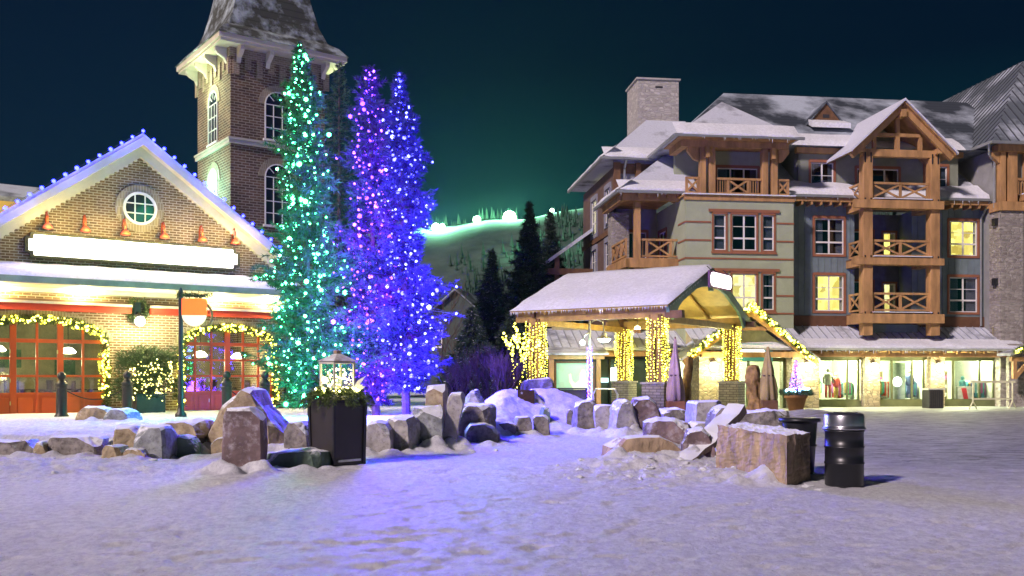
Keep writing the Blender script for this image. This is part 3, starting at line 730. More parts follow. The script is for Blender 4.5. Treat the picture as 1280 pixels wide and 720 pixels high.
# sign board with notched corners
def notch(u0, u1, z0, z1, q):
    return [(u0 + q, z0), (u1 - q, z0), (u1 - q * .9, z0 + q * .9), (u1, z0 + q), (u1, z1 - q), (u1 - q * .9, z1 - q * .9), (u1 - q, z1), (u0 + q, z1), (u0 + q * .9, z1 - q * .9), (u0, z1 - q), (u0, z0 + q), (u0 + q * .9, z0 + q * .9)]
sg = MB().prism(notch(-3.32, 3.45, 5.16, 5.96, .16), -.16, -.003).build('sign_board', M('dark_green_frame', (.05, .05, .025), .5), T)
MB().prism(notch(-3.22, 3.35, 5.24, 5.88, .15), -.175, -.163).build('sign_face', EM('glowing_sign_face', (1, .90, .74), 2.6), sg)
# canopy
cn = MB()
U0, U1 = -8, 5.35
cn.prism([(0, 0)] * 3, 0, 0) if False else None
def canopy(y0, y1):
    pass
cp = MB()
cp.add([(U0, 0, 4.86), (U1, 0, 4.86), (U1, -1.5, 4.44), (U0, -1.5, 4.44), (U0, 0, 4.26), (U1, 0, 4.26), (U1, -1.5, 4.26), (U0, -1.5, 4.26)],
       [(0, 3, 2, 1), (4, 5, 6, 7), (3, 7, 6, 2), (0, 4, 7, 3), (1, 2, 6, 5), (0, 1, 5, 4)])
cpo = cp.build('canopy', cream, T)
cs = MB(); N_ = 90
vv = [];
for i in range(N_ + 1):
    u = U0 + .03 + (U1 - U0 - .06) * i / N_
    for j, (y, z) in enumerate(((-.003, 4.87), (-.4, 4.76), (-.9, 4.62), (-1.35, 4.50), (-1.49, 4.46))):
        vv.append((u, y, z + (.16, .14, .12, .09, .003)[j] * (1 + .5 * noise.noise((u * 1.2, j * 2, 1)))))
cs.add(vv, [(i * 5 + j, i * 5 + j + 1, (i + 1) * 5 + j + 1, (i + 1) * 5 + j) for i in range(N_) for j in range(4)])
cs.build('snow_cover', snow_clean, cpo, True)
MB().box(U0, U1, -1.56, -1.503, 4.27, 4.46).build('fascia', M('grey_green_fascia', (.30, .32, .26), .6), cpo)
MB().box(U0, U1, -.14, -.003, 4.10, 4.255).build('moulding', cream, T)
for u in (-6.6, -4.15, -1.72, 2.75 - .15, 5.0 - .6):
    d = MB().lathe([(.11, 0), (.11, .05)], (u, -.45, 4.205), 14).build('downlight', EM('downlight_glow', (1, .93, .7), 18), T)
    lamp('downlight_beam', FL.w(u, -.42, 4.1), 140, (1, .80, .30), .08)
MB().box(CX + HW - .003, CX + HW + .3, -.02, .3, 4.2, 4.5).build('corner_block', cream, T)
# awnings
for (a, b) in ((-7.9, -.22), (.42, 5.2)):
    aw = MB().box(a, b, -.34, -.003, 3.54, 3.74).build('awning', awn_red, T)
    MB().box(a - .03, b + .03, -.37, -.003, 3.743, 3.82).build('cover_strip', M('cream_cover', (.6, .5, .4), .6), aw)
    MB().box(a - .02, b + .02, -.20, -.003, 3.823, 3.90).build('rail', M('brown_rail', (.1, .05, .03), .6), aw)
# arched door screens
def doors(a, b, zs, zt, leafs, name):
    m = MB(); n = 6; pitch = (b - a) / n; c = (a + b) / 2
    top = lambda x: zs + (zt - zs) * math.sqrt(max(0, 1 - ((x - c) / ((b - a) / 2)) ** 2))
    rows = [.95, 1.50, 2.05, 2.60]
    m.box(a, b, .12, .16, .2, .93)
    for k in range(n + 1):
        x = a + pitch * k; w = .09 if k % leafs == 0 else .035
        x0 = max(a, x - w); x1 = min(b, x + w)
        zt_ = max(zs, min(top(x0), top(x1))) if 0 < k < n else zs
        m.box(x0, x1, .09, .19, .2, max(zt_, 2.55))
    for i, r in enumerate(rows):
        w = .06 if i == 3 else .035
        m.box(a, b, .10, .18, r - w, r + w)
    for k in range(n):     # raised lower panels
        x = a + pitch * k; m.box(x + .12, x + pitch - .12, .10, .122, .34, .82)
    o = m.build('door', red_p, T, bevel=.008)
    g = MB(); g.prism([(a + .01, .95), (b - .01, .95)] + [(c + (b - a - .02) / 2 * math.cos(math.pi * k / 16), zs + (zt - zs - .01) * math.sin(math.pi * k / 16)) for k in range(17)], .135, .141)
    g.build('pane', GLASS('door_glass', (.85, .9, .88), .16), o)
    h = MB()
    for k in (2, 4):
        for z in (.6, 1.3, 2.2): h.box(a + pitch * k - .1, a + pitch * k - .07, .075, .10, z, z + .12)
    h.build('hinge', M('brass', (.6, .5, .2), .3, .9), o)
doors(A1[0], A1[1], A1[2], A1[3], 2, 'l'); doors(A2[0], A2[1], A2[2], A2[3], 3, 'r')
# interior: floor, ceiling, back wall, pendant lamps, tables
ins = MB(); ins.box(CX - HW + .1, CX + HW - .3, 5.5, 5.6, .2, 4.2); ins.box(CX - HW + .1, CX + HW - .3, .3, 5.5, 4.1, 4.2); ins.box(.35, .5, .3, 5.5, .2, 4.1)
ins.build('interior_wall', M('tan_plaster', (.34, .30, .17), .8, var=.3, vs=1.2), T)
MB().box(CX - HW + .1, CX + HW - .3, .3, 5.5, .21, .26).build('interior_floor', M('oak_floor', (.2, .12, .06), .4), T)
rg = random.Random(3)
fur = MB()
for k in range(16):
    u = rg.choice([rg.uniform(-4.7, -.3), rg.uniform(.9, 4.5)]); y = rg.uniform(1.2, 4.8)
    fur.lathe([(.42, 0), (.42, .04)], (u, y, 1.0), 14); fur.tube([(u, y, .26), (u, y, 1.0)], .05, 6)
    for s in (-1, 1):
        fur.box(u + s * .65 - .2, u + s * .65 + .2, y - .2, y + .2, .66, .72); fur.box(u + s * .85 - .03, u + s * .85 + .03, y - .2, y + .2, .26, 1.35)
fur.build('dining_furniture', M('dark_wood', (.05, .03, .02), .5), T)
for (u, y, z) in ((-3.75, 2.2, 2.35), (-1.75, 1.6, 2.3), (2.7, 1.8, 2.25), (4.05, 1.7, 2.2)):
    p = MB().lathe([(.02, .16), (.14, .13), (.26, 0), (.2, -.05), (.02, -.06)], (u, y, z), 18).build('pendant_lamp', EM('pendant_glow', (1, .93, .70), 7), T, True)
    MB().tube([(u, y, z + .14), (u, y, 4.1)], .012, 4).build('cord', black_m, p)
    lamp('pendant_light', FL.w(u, y, z - .25), 110, (1, .82, .42), .2)
pc = M('framed_picture', (.06, .12, .05), .6, var=.5, vs=5)
m = MB()
for (u, z) in ((-4.2, 1.9), (-2.9, 2.1), (-1.1, 1.8), (1.5, 2.0), (3.4, 1.9)): m.box(u - .35, u + .35, 5.46, 5.498, z - .3, z + .35)
m.build('wall_picture', pc, T)
# six red gooseneck sign lamps
for u in (-2.72, -1.62, -.42, .82, 2.08, 3.22):
    t = thing('sign_lamp', ['first', 'second', 'third', 'fourth', 'fifth', 'sixth'][[-2.72, -1.62, -.42, .82, 2.08, 3.22].index(u)] + ' small red gooseneck lamp from the left above the glowing sign', 'lamp', FL.w(u, 0, 6.0), FL.a, 'red lamps above the restaurant sign')
    cp_ = M('red_copper', (.48, .08, .025), .4, .3)
    MB().tube([(0, -.01, .12), (0, -.05, .46), (0, -.14, .60), (0, -.26, .60), (0, -.34, .48), (0, -.36, .22)], .028, 7).build('arm', cp_, t, True)
    MB().lathe([(.03, .14), (.08, .12), (.15, .02), (.16, -.03), (.05, -.06)], (0, -.36, .10), 14).build('lamp_shade', cp_, t, True)
    MB().lathe([(.07, 0), (.07, .03)], (0, -.03, .10), 10).build('wall_plate', cp_, t)
    lamp('sign_lamp_light', FL.w(u, -.75, 6.12), 30, (1, .78, .28), .12)
# roof line bulbs
pts = []
for s in (-1, 1):
    for k in range(0 if s < 0 else 1, 15):
        x = CX + s * .335 * k; pts.append(FL.w(x, -.42, AZ + .30 - sl * abs(x - CX)))
string_lights('blue string lights along both gable edges of the brick restaurant', None, pts, .060, [EM('roofline_bulb', (.009, .011, 1), 32)], [sorted(pts)], jitter=.1)

for k in (2, 7, 12):
    for s in (-1, 1): lamp('roofline_glow', FL.w(CX + s * .335 * k, -.75, AZ + .55 - sl * .335 * k), 45, (.05, .04, 1), .2)
# garlands: needles round a path plus bulbs
def garland(label, path, r, nb_, seed, bulbs, mats, slabel, group, n_=2600, rb=.03, gmat=None, gl=.12):
    rs = np.random.RandomState(seed); path = np.array(path, float); seg = np.linalg.norm(np.diff(path, axis=0), axis=1); cum = np.concatenate([[0], np.cumsum(seg)])
    s = rs.rand(n_) * cum[-1]; C = np.stack([np.interp(s, cum, path[:, i]) for i in range(3)], 1)
    off = rs.normal(size=(n_, 3)); off /= np.linalg.norm(off, axis=1, keepdims=True)
    Pp = C + off * (rs.rand(n_) ** .6 * r)[:, None]; D_ = off * .6 + rs.normal(size=(n_, 3)) * .5; D_ /= np.linalg.norm(D_, axis=1, keepdims=True)
    base = tuple(path[:, :].min(0))
    t = thing('garland', label, 'garland', base, 0, group)
    blades(Pp, D_, rs.uniform(.6, 1.3, n_) * gl, np.full(n_, gl * .28), rs, t, gmat or garl_m, 'greenery', base)
    MB().tube([tuple(np.array(p) - np.array(base)) for p in path], .02, 5).build('cord', bark, t)
    s = np.sort(rs.rand(bulbs)) * cum[-1]; C = np.stack([np.interp(s, cum, path[:, i]) for i in range(3)], 1)
    off = rs.normal(size=(bulbs, 3)); off[:, 1] = -abs(off[:, 1]); off /= np.linalg.norm(off, axis=1, keepdims=True)
    Q = C + off * r * .95
    string_lights(slabel, None, Q, rb, mats, [Q.tolist()], seed=seed)
for (a, b, zs, zt), nm, sd in ((A1, 'left', 61), (A2, 'right', 62)):
    c = (a + b) / 2; hw = (b - a) / 2 - .05
    path = [FL.w(c + hw * math.cos(q), -.12, zs + (zt - zs) * math.sin(q)) for q in np.linspace(0, math.pi, 20)]
    path = [FL.w(b - .02, -.12, z) for z in (.45, 1.2, 1.9)] + path + [FL.w(a + .02, -.12, z) for z in (1.9, 1.2, .45)]
    garland('lit evergreen garland round the %s arched door of the brick restaurant' % nm, path, .13, 0, sd, 230, WRM,
            'warm white string lights in the garland of the %s arched door' % nm, 'garlands round the arched doors', 4200, .027)
# pier lantern
t = thing('wall_lantern', 'dark bracket lantern with bright globe on the brick pier between the arched doors', 'lantern', FL.w(0, 0, 3.3), FL.a)
MB().box(-.12, .12, -.16, -.003, -.05, .62).beam((0, -.1, .3), (0, -.5, .2), .05).beam((0, -.1, .0), (0, -.42, .2), .03).build('bracket', black_m, t)
MB().lathe([(.02, .26), (.16, .18), (.17, .15), (.02, .15)], (0, -.5, -.02), 12).tube([(0, -.5, .2), (0, -.5, .26)], .02, 6).build('cap', black_m, t)
MB().ball((0, -.5, -.02), .16, 16).build('globe', EM('lantern_globe', (1, .93, .66), 13), t, True)
lamp('lantern_light', FL.w(0, -.75, 3.22), 220, (1, .85, .45), .15)
path = [FL.w(-.22, -.1, 3.95), FL.w(-.30, -.16, 3.75), FL.w(-.2, -.16, 3.55)]
for s, l in ((-1, 'left'), (1, 'right')):
    path = [FL.w(s * .10 + .0, -.1, 4.0), FL.w(s * .27, -.18, 3.8), FL.w(s * .26, -.18, 3.55), FL.w(s * .14, -.2, 3.35)]
    rs = np.random.RandomState(9 + s); n_ = 500; q = rs.rand(n_) * 3; P_ = np.stack([np.interp(q, range(4), [p[i] for p in path]) for i in range(3)], 1) + rs.normal(size=(n_, 3)) * .05
    D_ = rs.normal(size=(n_, 3)); D_ /= np.linalg.norm(D_, axis=1, keepdims=True); b0 = tuple(path[3])
    tt = thing('pine_sprig', 'pine sprig hanging on the %s side of the pier lantern bracket' % l, 'greenery', b0)
    blades(P_, D_, np.full(n_, .11), np.full(n_, .03), rs, tt, garl_m, 'needles', b0)
# planter with lit branches by the pier
t = thing('square_planter', 'black square planter standing against the brick pier', 'planter', FL.w(.12, -.95, .3), FL.a)
MB().box(-.45, .45, -.4, .4, 0, .58).build('box', black_m, t, bevel=.02); MB().box(-.49, .49, -.44, .44, .583, .64).build('rim', black_m, t); MB().box(-.42, .42, -.38, .38, .60, .646).build('soil', bark, t)
t = thing('evergreen_bush', 'loose evergreen bush spreading wide in the planter at the brick pier', 'bush', FL.w(.12, -.95, .94), FL.a)
rs = np.random.RandomState(4); n_ = 9000
th_ = rs.rand(n_) * 2 * math.pi; rr = rs.rand(n_) ** .6; hh = rs.rand(n_)
P_ = np.stack([np.cos(th_) * rr * (1.15 - .2 * hh), np.sin(th_) * rr * .45, hh * 1.55 - .25 + .25 * rs.rand(n_)], 1)
keep = np.array([noise.noise((p[0] * 2.3, p[1] * 2, p[2] * 2.3)) > -.12 for p in P_]); P_ = P_[keep]; n_ = len(P_)
D_ = P_ * [1, 1, .3] + rs.normal(size=(n_, 3)) * .5; D_ /= np.linalg.norm(D_, axis=1, keepdims=True)
blades(P_, D_, np.full(n_, .15), np.full(n_, .035), rs, t, garl_m, 'foliage')
m = MB(); pl = []
rg = random.Random(8)
for k in range(26):
    a = rg.uniform(0, 6.28); l = rg.uniform(.5, .95); p0 = Vector((rg.uniform(-.15, .15), rg.uniform(-.1, .1), -.1)); d = Vector((math.cos(a) * 1.0, math.sin(a) * .4 - .2, rg.uniform(.6, 1.5))).normalized()
    ps = [p0 + d * l * 1.35 * s_ + Vector((0, 0, -.25 * s_ * s_)) for s_ in (0, .25, .5, .75, 1)]
    m.tube(ps, .012, 4, 0, .004)
m.build('branch', twig_m, t)
for k in range(150):
    a = rg.uniform(-1, 1); z = rg.uniform(0, 1); w = .78 * (1 - .35 * abs(z - .5))
    pl.append(FL.w(.12 + a * w, -1.25 - .22 * rg.random() * (1 - abs(a)), .80 + 1.15 * z + (.16 * math.sin(a * 9))))
string_lights('white string lights over the bush at the brick pier', None, pl, .019, WHT, [pl[k:k + 12] for k in range(0, 150, 12)])
# ------------------------------------------------------------------ annex roof behind
t = thing('yellow_annex', 'pale yellow lit building with snowy roof behind the left gable edge', 'building', (-25, 44, 0), R_(35.9))
MB().box(-9, 6.3, 0, 8, 0, 9.75).build('wall', M('yellow_plaster', (.62, .46, .16), .7, var=.06), t)
MB().slab([(-9.6, -.8, 9.78), (6.9, -.8, 9.78), (6.9, 4, 11.2), (-9.6, 4, 11.2)], .22).slab([(-9.6, 4.003, 11.2), (6.9, 4.003, 11.2), (6.9, 8.8, 9.78), (-9.6, 8.8, 9.78)], .22).build('roof', shingle2, t)
lamp('annex_wall_light', (-25.2, 40.5, 6.4), 900, (1, .78, .35), .4)
# ------------------------------------------------------------------ brick tower
t = thing('brick_tower', 'square brown brick tower with arched windows and flared slate roof', 'tower', FT.w(0, 0), FT.a)
TS = 4.68
ow1 = (1.62, 2.92, 12.62, 14.9); ow2 = (1.62, 2.92, 8.6, 11.5)
m = MB(); m.box(0, TS, 0, TS, 0, 16.6); m.build('wall', brick_t, t)
m = MB()
m.box(-.10, TS + .10, -.10, -.003, 12.18, 12.36); m.box(-.10, -.003, -.003, TS + .1, 12.18, 12.36); m.box(-.14, TS + .14, -.14, -.003, 12.363, 12.46); m.box(-.14, -.003, -.003, TS + .14, 12.363, 12.46)
m.build('belt_course', M('tower_trim', (.5, .47, .38), .6, var=.1), t)
m = MB()   # corbelled brick teeth under the eave
for k in range(9):
    x = .1 + k * .56; h = .5 if k % 2 else .8
    m.box(x, x + .30, -.07, -.002, 16.180 - h, 16.180); m.box(-.07, -.002, x, x + .3, 16.180 - h, 16.180)
m.box(-.075, TS + .05, -.075, -.004, 16.183, 16.580); m.box(-.075, -.004, .0, TS, 16.183, 16.580)
m.build('brick_corbel', BRICK('corbel_brick', (.32, .24, .14), (.2, .14, .09), (.4, .34, .25), .25, .1, .014), t)
for k in range(4):
    for f_ in (0, 1):
        m = MB(); x = .25 + k * 1.4
        pts = [(-.62, 16.580), (-.62, 16.400), (-.45, 16.260), (-.2, 16.140), (-.08, 15.900), (-.08, 16.580)]
        if f_ == 0: m.add([(x + q, p[0], p[1]) for q in (0, .2) for p in pts], [tuple(range(6)), tuple(range(11, 5, -1))] + [(i, 6 + i, 6 + (i + 1) % 6, (i + 1) % 6) for i in range(6)])
        else: m.add([(p[0], x + q, p[1]) for q in (0, .2) for p in pts], [tuple(range(6)), tuple(range(11, 5, -1))] + [(i, 6 + i, 6 + (i + 1) % 6, (i + 1) % 6) for i in range(6)])
        m.build('eave_bracket', cream, t)

m = MB(); m.box(-.72, TS + .72, -.72, TS + .72, 16.583, 16.700); m.box(-.80, TS + .80, -.80, TS + .80, 16.703, 16.940); m.build('eave', cream, t)
prof = [(.86, 16.94), (.50, 17.38), (.10, 17.65), (-.22, 18.45), (-.48, 19.55), (-.72, 20.85), (-.98, 22.35), (-1.25, 24.15), (-1.6, 26.15), (-2.32, 28.65)]
m = MB(); c = TS / 2; vv = []
for o_, z in prof:
    r_ = c + o_; vv += [(c - r_, c - r_, z), (c + r_, c - r_, z), (c + r_, c + r_, z), (c - r_, c + r_, z)]
m.add(vv, [(4 * i + j, 4 * i + (j + 1) % 4, 4 * i + 4 + (j + 1) % 4, 4 * i + 4 + j) for i in range(len(prof) - 1) for j in range(4)] + [(3, 2, 1, 0), tuple(range(4 * len(prof) - 4, 4 * len(prof)))])
m.build('roof', slate_t, t)
def arched(par, u0, u1, z0, z1, v, tf, room=None, glow=None):
    m = MB(); m.tf = tf; c = (u0 + u1) / 2; r = (u1 - u0) / 2; zs = z1 - r; n = 16
    for k in range(n):
        a0, a1 = math.pi * k / n, math.pi * (k + 1) / n
        P = lambda q, a: (c - q * math.cos(a), zs + q * math.sin(a))
        m.prism([P(r, a0), P(r + .3, a0), P(r + .3, a1), P(r, a1)], v - .04, v - .002)
    o = m.build('arched_window', arch_b, par)
    m = MB(); m.tf = tf
    m.prism([(u1, z0), (u1, zs)] + [(c + r * math.cos(math.pi * k / 16), zs + r * math.sin(math.pi * k / 16)) for k in range(17)] + [(u0, zs), (u0, z0)], v - .02, v - .004)
    m.build('pane', glow or M('dark_glass', (.02, .025, .035), .08), o)
    m = MB(); m.tf = tf; e = .055
    m.box(u0, u0 + e, v - .07, v - .022, z0, zs); m.box(u1 - e, u1, v - .07, v - .022, z0, zs); m.box(u0 - .08, u1 + .08, v - .12, v - .002, z0 - .1, z0)
    for k in range(n):
        a0, a1 = math.pi * k / n, math.pi * (k + 1) / n
        m.prism([P(r - e, a0), P(r, a0), P(r, a1), P(r - e, a1)], v - .07, v - .022)
    for k in (1, 2): x = u0 + (u1 - u0) * k / 3; m.box(x - .02, x + .02, v - .055, v - .022, z0, zs + .0)
    nr = max(2, int((zs - z0) / .5))
    for k in range(1, nr + 1): z = z0 + (zs - z0) * k / nr; m.box(u0 + e, u1 - e, v - .05, v - .022, z - .02, z + .02)
    for a in (math.pi / 4, math.pi / 2, 3 * math.pi / 4): m.beam((c - .42 * r * math.cos(a), v - .035, zs + .42 * r * math.sin(a)), (c - (r - e) * math.cos(a), v - .035, zs + (r - e) * math.sin(a)), .03)
    m.build('frame', white_p, o)
arched(t, ow1[0], ow1[1], ow1[2], ow1[3], 0, None); arched(t, ow2[0], ow2[1], ow2[2], ow2[3], 0, None)
side = lambda a, b, z: (b, -a, z)
arched(t, -2.95, -1.65, 12.62, 15.1, 0, side); arched(t, -2.95, -1.65, 8.8, 11.4, 0, side, glow=EM('glowing_pane', (.85, 1, .85), .9))
lamp('tower_window_light', FT.w(-1.0, 2.3, 10.4), 260, (.35, 1, .72), .3)
lamp('tower_eave_light', FT.w(-1.0, 2.3, 15.3), 120, (.75, 1, .55), .3)
lamp('tower_eave_light_right', FT.w(5.7, .4, 15.7), 50, (.75, 1, .5), .2)
# ================================================================== hotel, right
H = thing('timber_hotel', 'long hotel with orange timber balconies, snowy roofs and lit shops on the ground floor', 'hotel', FR.w(0, 0), FR.a)
LW = lambda a, b, z: (b, -a, z)      # walls facing -u: a = -v, b = u
def battens(m, u0, u1, z0, z1, v, hs, step=.38, m_=0):
    u = u0 + step / 2
    while u < u1:
        cuts = sorted([(h[2] - .2, h[3] + .2) for h in hs if h[0] - .2 < u < h[1] + .2]); z = z0
        for a, b in cuts + [(z1, z1)]:
            if a - z > .05: m.box(u - .025, u + .025, v - .03, v - .001, z, a, m_)
            z = max(z, b)
        u += step
# -- blue-grey main wall
W1 = (-3.93, -2.2, 8.42, 10.45); W2 = (-3.93, -2.2, 5.2, 7.22); W3 = (4.25, 5.98, 8.47, 10.48); W4 = (4.25, 5.98, 5.2, 7.22)
REC = (-1.55, 1.95, 4.95, 11.0)
m = MB(); hs = [W1, W2, W3, W4, REC]
holes(m, -5.84, 7.3, 3.2, 11.55, 0, .12, hs); battens(m, -5.84, 7.3, 4.95, 11.5, 0, hs)
m.box(-1.67, -1.55, .12, 1.6, 4.95, 11); m.box(1.95, 2.07, .12, 1.6, 4.95, 11)
m.build('wall', blue_s, H)
m = MB(); D1 = (-1.05, .35, 8.1, 10.0); D1r = (.95, 1.75, 8.1, 9.95); D2 = (-1.05, .35, 5.1, 7.05); D2r = (.95, 1.75, 5.1, 6.95)
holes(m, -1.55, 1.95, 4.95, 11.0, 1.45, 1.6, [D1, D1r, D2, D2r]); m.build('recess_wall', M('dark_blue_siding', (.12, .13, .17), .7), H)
for w, rm in ((W1, room_d), (W2, room_y), (W3, room_y), (W4, room_d)): window(H, *w, 0, 2, [.34, .66], rm, curt=.3 if rm is room_d else .12)
for w, rm, c_ in ((D1, room_d, 2), (D1r, room_y, 1), (D2, room_d, 2), (D2r, room_y2, 1)): window(H, *w, 1.45, c_, [.34] if rm is room_d else 2, rm, curt=.25, tw=.08)
for q in ((-5.80, -1.9), (2.4, 7.3)): MB().box(*q, -.06, -.033, 4.32, 4.93).build('base_board', M('dark_brown_board', (.13, .06, .03), .6), H)
# -- left bay, sage stucco with bands
BV = -1.5
bA = (-10.38, -9.55, 8.35, 10.33); bB = (-9.35, -8.15, 8.35, 10.33); 
BW = [(-10.40, -9.72, 8.36, 10.30), (-9.36, -7.98, 8.36, 10.30), (-7.62, -6.98, 8.36, 10.30), (-10.40, -9.72, 5.12, 7.08), (-9.36, -7.98, 5.12, 7.08), (-7.62, -6.98, 5.12, 7.08)]
m = MB(); holes(m, -11.97, -5.84, 4.02, 11.25, BV, BV + .15, BW)
m.box(-5.99, -5.84, BV + .15, .0, 4.02, 11.25); m.tf = LW
holes(m, -4.2, 1.35, 3.2, 11.25, -11.97, -11.82, [(-3.6, -2.1, 7.95, 9.95)]); m.build('bay_wall', green_s, H)
m = MB()
for z in (9.87, 8.88, 7.90, 6.94, 5.90, 4.93):
    gaps = [(b[0] - .15, b[1] + .15) for b in BW if b[2] - .1 < z < b[3] + .15]
    us = -12.0
    if any(b[2] - .15 < z < b[3] + .2 for b in BW): m.box(-12.0, -10.56, BV - .035, BV - .002, z - .045, z + .045); m.box(-6.82, -5.82, BV - .035, BV - .002, z - .045, z + .045)
    else: m.box(-12.0, -5.82, BV - .035, BV - .002, z - .045, z + .045)
    m.box(-12.005, -11.972, BV - .002, -.2, z - .045, z + .045)
m.build('band', band_m, H)
for k, w in enumerate(BW):
    rm = room_d if k < 3 else (room_y2 if k < 5 else room_d)
    window(H, *w, BV, 2 if k % 3 == 1 else 1, [.34, .67], rm, curt=.0 if k % 3 == 1 else .4, tw=.10)
for z in (10.42, 7.2): MB().box(-10.7, -6.68, BV - .10, BV - .052, z, z + .16).build('window_head_board', band_m, H)
for z in (8.22, 4.97): MB().box(-10.55, -6.83, BV - .08, BV - .052, z - .06, z + .06).build('window_sill', band_m, H)
# bay balcony above with posts and hip roof
m = MB(); m.box(-12.1, -5.75, BV - .12, .7, 11.253, 11.33); m.box(-12.05, -5.8, BV - .08, BV + .1, 11.05, 11.25); m.build('balcony_floor', timber, H)
MB().box(-12.1, -5.78, BV - .2, BV + .25, 11.333, 11.40).build('snow_edge', snow_clean, H)
for u in (-10.95, -10.42, -7.42, -6.88):
    p = MB().box(u - .17, u + .17, BV + .08, BV + .42, 11.4, 13.95).build('post', timber, H, bevel=.02)
for s, u in ((-1, -11.2), (1, -6.65)):
    MB().prism([(u, 13.95), (u + s * .62, 13.95), (u + s * .62, 13.75), (u + s * .25, 13.3), (u, 13.2)][::s], BV + .14, BV + .36).build('knee_brace', timber, H)
    MB().box(u - s * .42 - .10, u - s * .42 + .10, BV - .25, BV + .07, 13.35, 13.95).build('corbel', timber, H)
MB().box(-12.2, -6.1, BV + .02, BV + .48, 13.953, 14.3).box(-12.2, -11.8, BV + .48, .8, 13.953, 14.3).build('beam', timber, H)
MB().box(-12.5, -5.95, BV - .7, .8, 14.303, 14.36).build('soffit', timber, H)
xrail(H, -10.22, -7.62, 11.45, 12.35, BV + .25, 1, pick=.72); xrail(H, -11.9, -11.12, 11.45, 12.35, BV + .25, 1); xrail(H, -6.7, -6.0, 11.45, 12.35, BV + .25, 1)
m = MB(); WBP = (-9.4, -7.0, 11.7, 13.35); holes(m, -11.9, -5.75, 11.33, 14.3, .8, .95, [WBP]); m.build('upper_bay_wall', M('pale_sage_stucco', (.32, .36, .24), .8, var=.06), H)
window(H, *WBP, .8, 3, 1, room_d, curt=.2)
m = MB(); a, b_, c_, d_ = (-12.75, BV - .85, 14.37), (-5.72, BV - .85, 14.37), (-8.95, 1.25, 17.25), (-8.95, 4.6, 17.25)
m.add([a, b_, c_, d_, (-5.72, 4.6, 14.37), (-12.75, 4.6, 14.37)], [(0, 1, 2), (1, 4, 3, 2), (5, 0, 2, 3), (0, 5, 4, 1)]); m.build('bay_roof', shingle2, H)
m = MB(); m.box(-12.85, -5.62, BV - .98, BV - .853, 14.26, 14.40); m.box(-12.88, -12.753, BV - .85, 3, 14.26, 14.4); m.build('gutter', gutter, H)
# -- corner balcony left of the bay
m = MB(); HP = (-11.2, 3.4, 15.0)
m.slab([(-15.5, -.8, 11.62), (-10.9, -.8, 11.62), (-10.9, 3.4, 15.0), HP], .1); m.slab([(-15.5, 5.2, 11.62), (-15.5, -.8, 11.62), HP, (-11.2, 5.2, 15.0)], .1)
m.build('balcony_roof', shingle2, H)
m = MB(); m.box(-15.6, -11.0, -.93, -.803, 11.48, 11.64); m.box(-15.63, -15.503, -.8, 5.2, 11.48, 11.64); m.build('gutter', gutter, H)
m = MB(); m.box(-15.2, -11.97, -.5, -.2, 11.15, 11.49); m.box(-15.3, -15.0, -.2, 4.2, 11.15, 11.49); m.box(-15.45, -11.98, -.75, 4.2, 11.493, 11.52)
m.box(-14.95, -11.97, -.25, 0.05, 7.5, 7.95); m.box(-15.05, -14.75, -.25, 4.2, 7.5, 7.95); m.box(-15, -11.97, -.2, 4.2, 7.953, 8.03)
for k in range(5): m.box(-14.4 + k * .55, -14.28 + k * .55, -.74, -.5, 11.3, 11.49)
m.build('balcony_frame', timber, H)
MB().box(-14.45, -14.1, -.18, .17, 3.4, 11.15).build('post', timber, H, bevel=.02)
xrail(H, -14.1, -11.98, 8.1, 9.12, -.02, 1, pick=.38); xrail(H, -3.3, .1, 8.1, 9.12, -14.9, 3, tf=LW)
m = MB(); holes(m, -14.6, -11.97, 3.2, 14.4, 4.2, 4.35, [(-14.0, -12.6, 8.05, 10.1)]); m.build('recess_wall', lav_s, H)
window(H, -14.0, -12.6, 8.05, 10.1, 4.2, 2, 1, room_d, curt=.3)
window(H, -3.6, -2.1, 7.95, 9.95, -11.97, 2, 1, room_d, tf=LW, curt=.3)
MB().box(-14.95, -13.9, 3.2, 4.19, 0, 11.1).build('stone_pier', M('x', (0, 0, 0)) if False else ledge, H)
# -- brown wing side wall (faces left) with four windows
m = MB(); m.tf = LW
SW = [(-6.35, -5.05, 10.9, 12.95), (-10.4, -8.9, 10.75, 12.95), (-6.35, -5.05, 7.5, 9.7), (-10.4, -8.9, 7.45, 9.7)]
holes(m, -13.2, -4.2, 2.8, 14.0, -14.6, -14.45, SW); m.build('side_wall', brownwall, H)
for k, w in enumerate(SW): window(H, *w, -14.6, 2, [.34, .67], room_y2 if k == 1 else room_d, trim=lav_s, tf=LW, curt=.3, tw=.28)
m = MB(); m.tf = LW; m.box(-13.25, -4.1, -14.68, -14.602, 10.1, 10.4); m.box(-13.25, -4.1, -14.68, -14.602, 6.8, 7.1); m.build('side_band', timber_d, H)
m = MB(); m.box(-14.6, -10, 4.17, 4.198, 13.6, 14.2); m.box(-14.65, -14.25, 3.9, 4.16, 11.6, 14.2); m.box(-13.3, -13.0, 3.9, 4.16, 11.6, 14.2); m.build('timber_frame', timber_d, H)
m = MB(); t1 = (-11.75, 7.3, 17.7)
m.add([(-15.4, 3.5, 14.4), (-9.2, 3.5, 14.4), (-9.2, 7.3, 17.7), t1, (-15.4, 14.2, 14.4), (-11.75, 10.4, 17.7), (-9.2, 10.4, 17.7), (-9.2, 14.2, 14.4)],
      [(0, 1, 2, 3), (4, 0, 3, 5), (3, 2, 6, 5), (7, 4, 5, 6), (0, 4, 7, 1)]); m.build('wing_roof', shingle2, H)
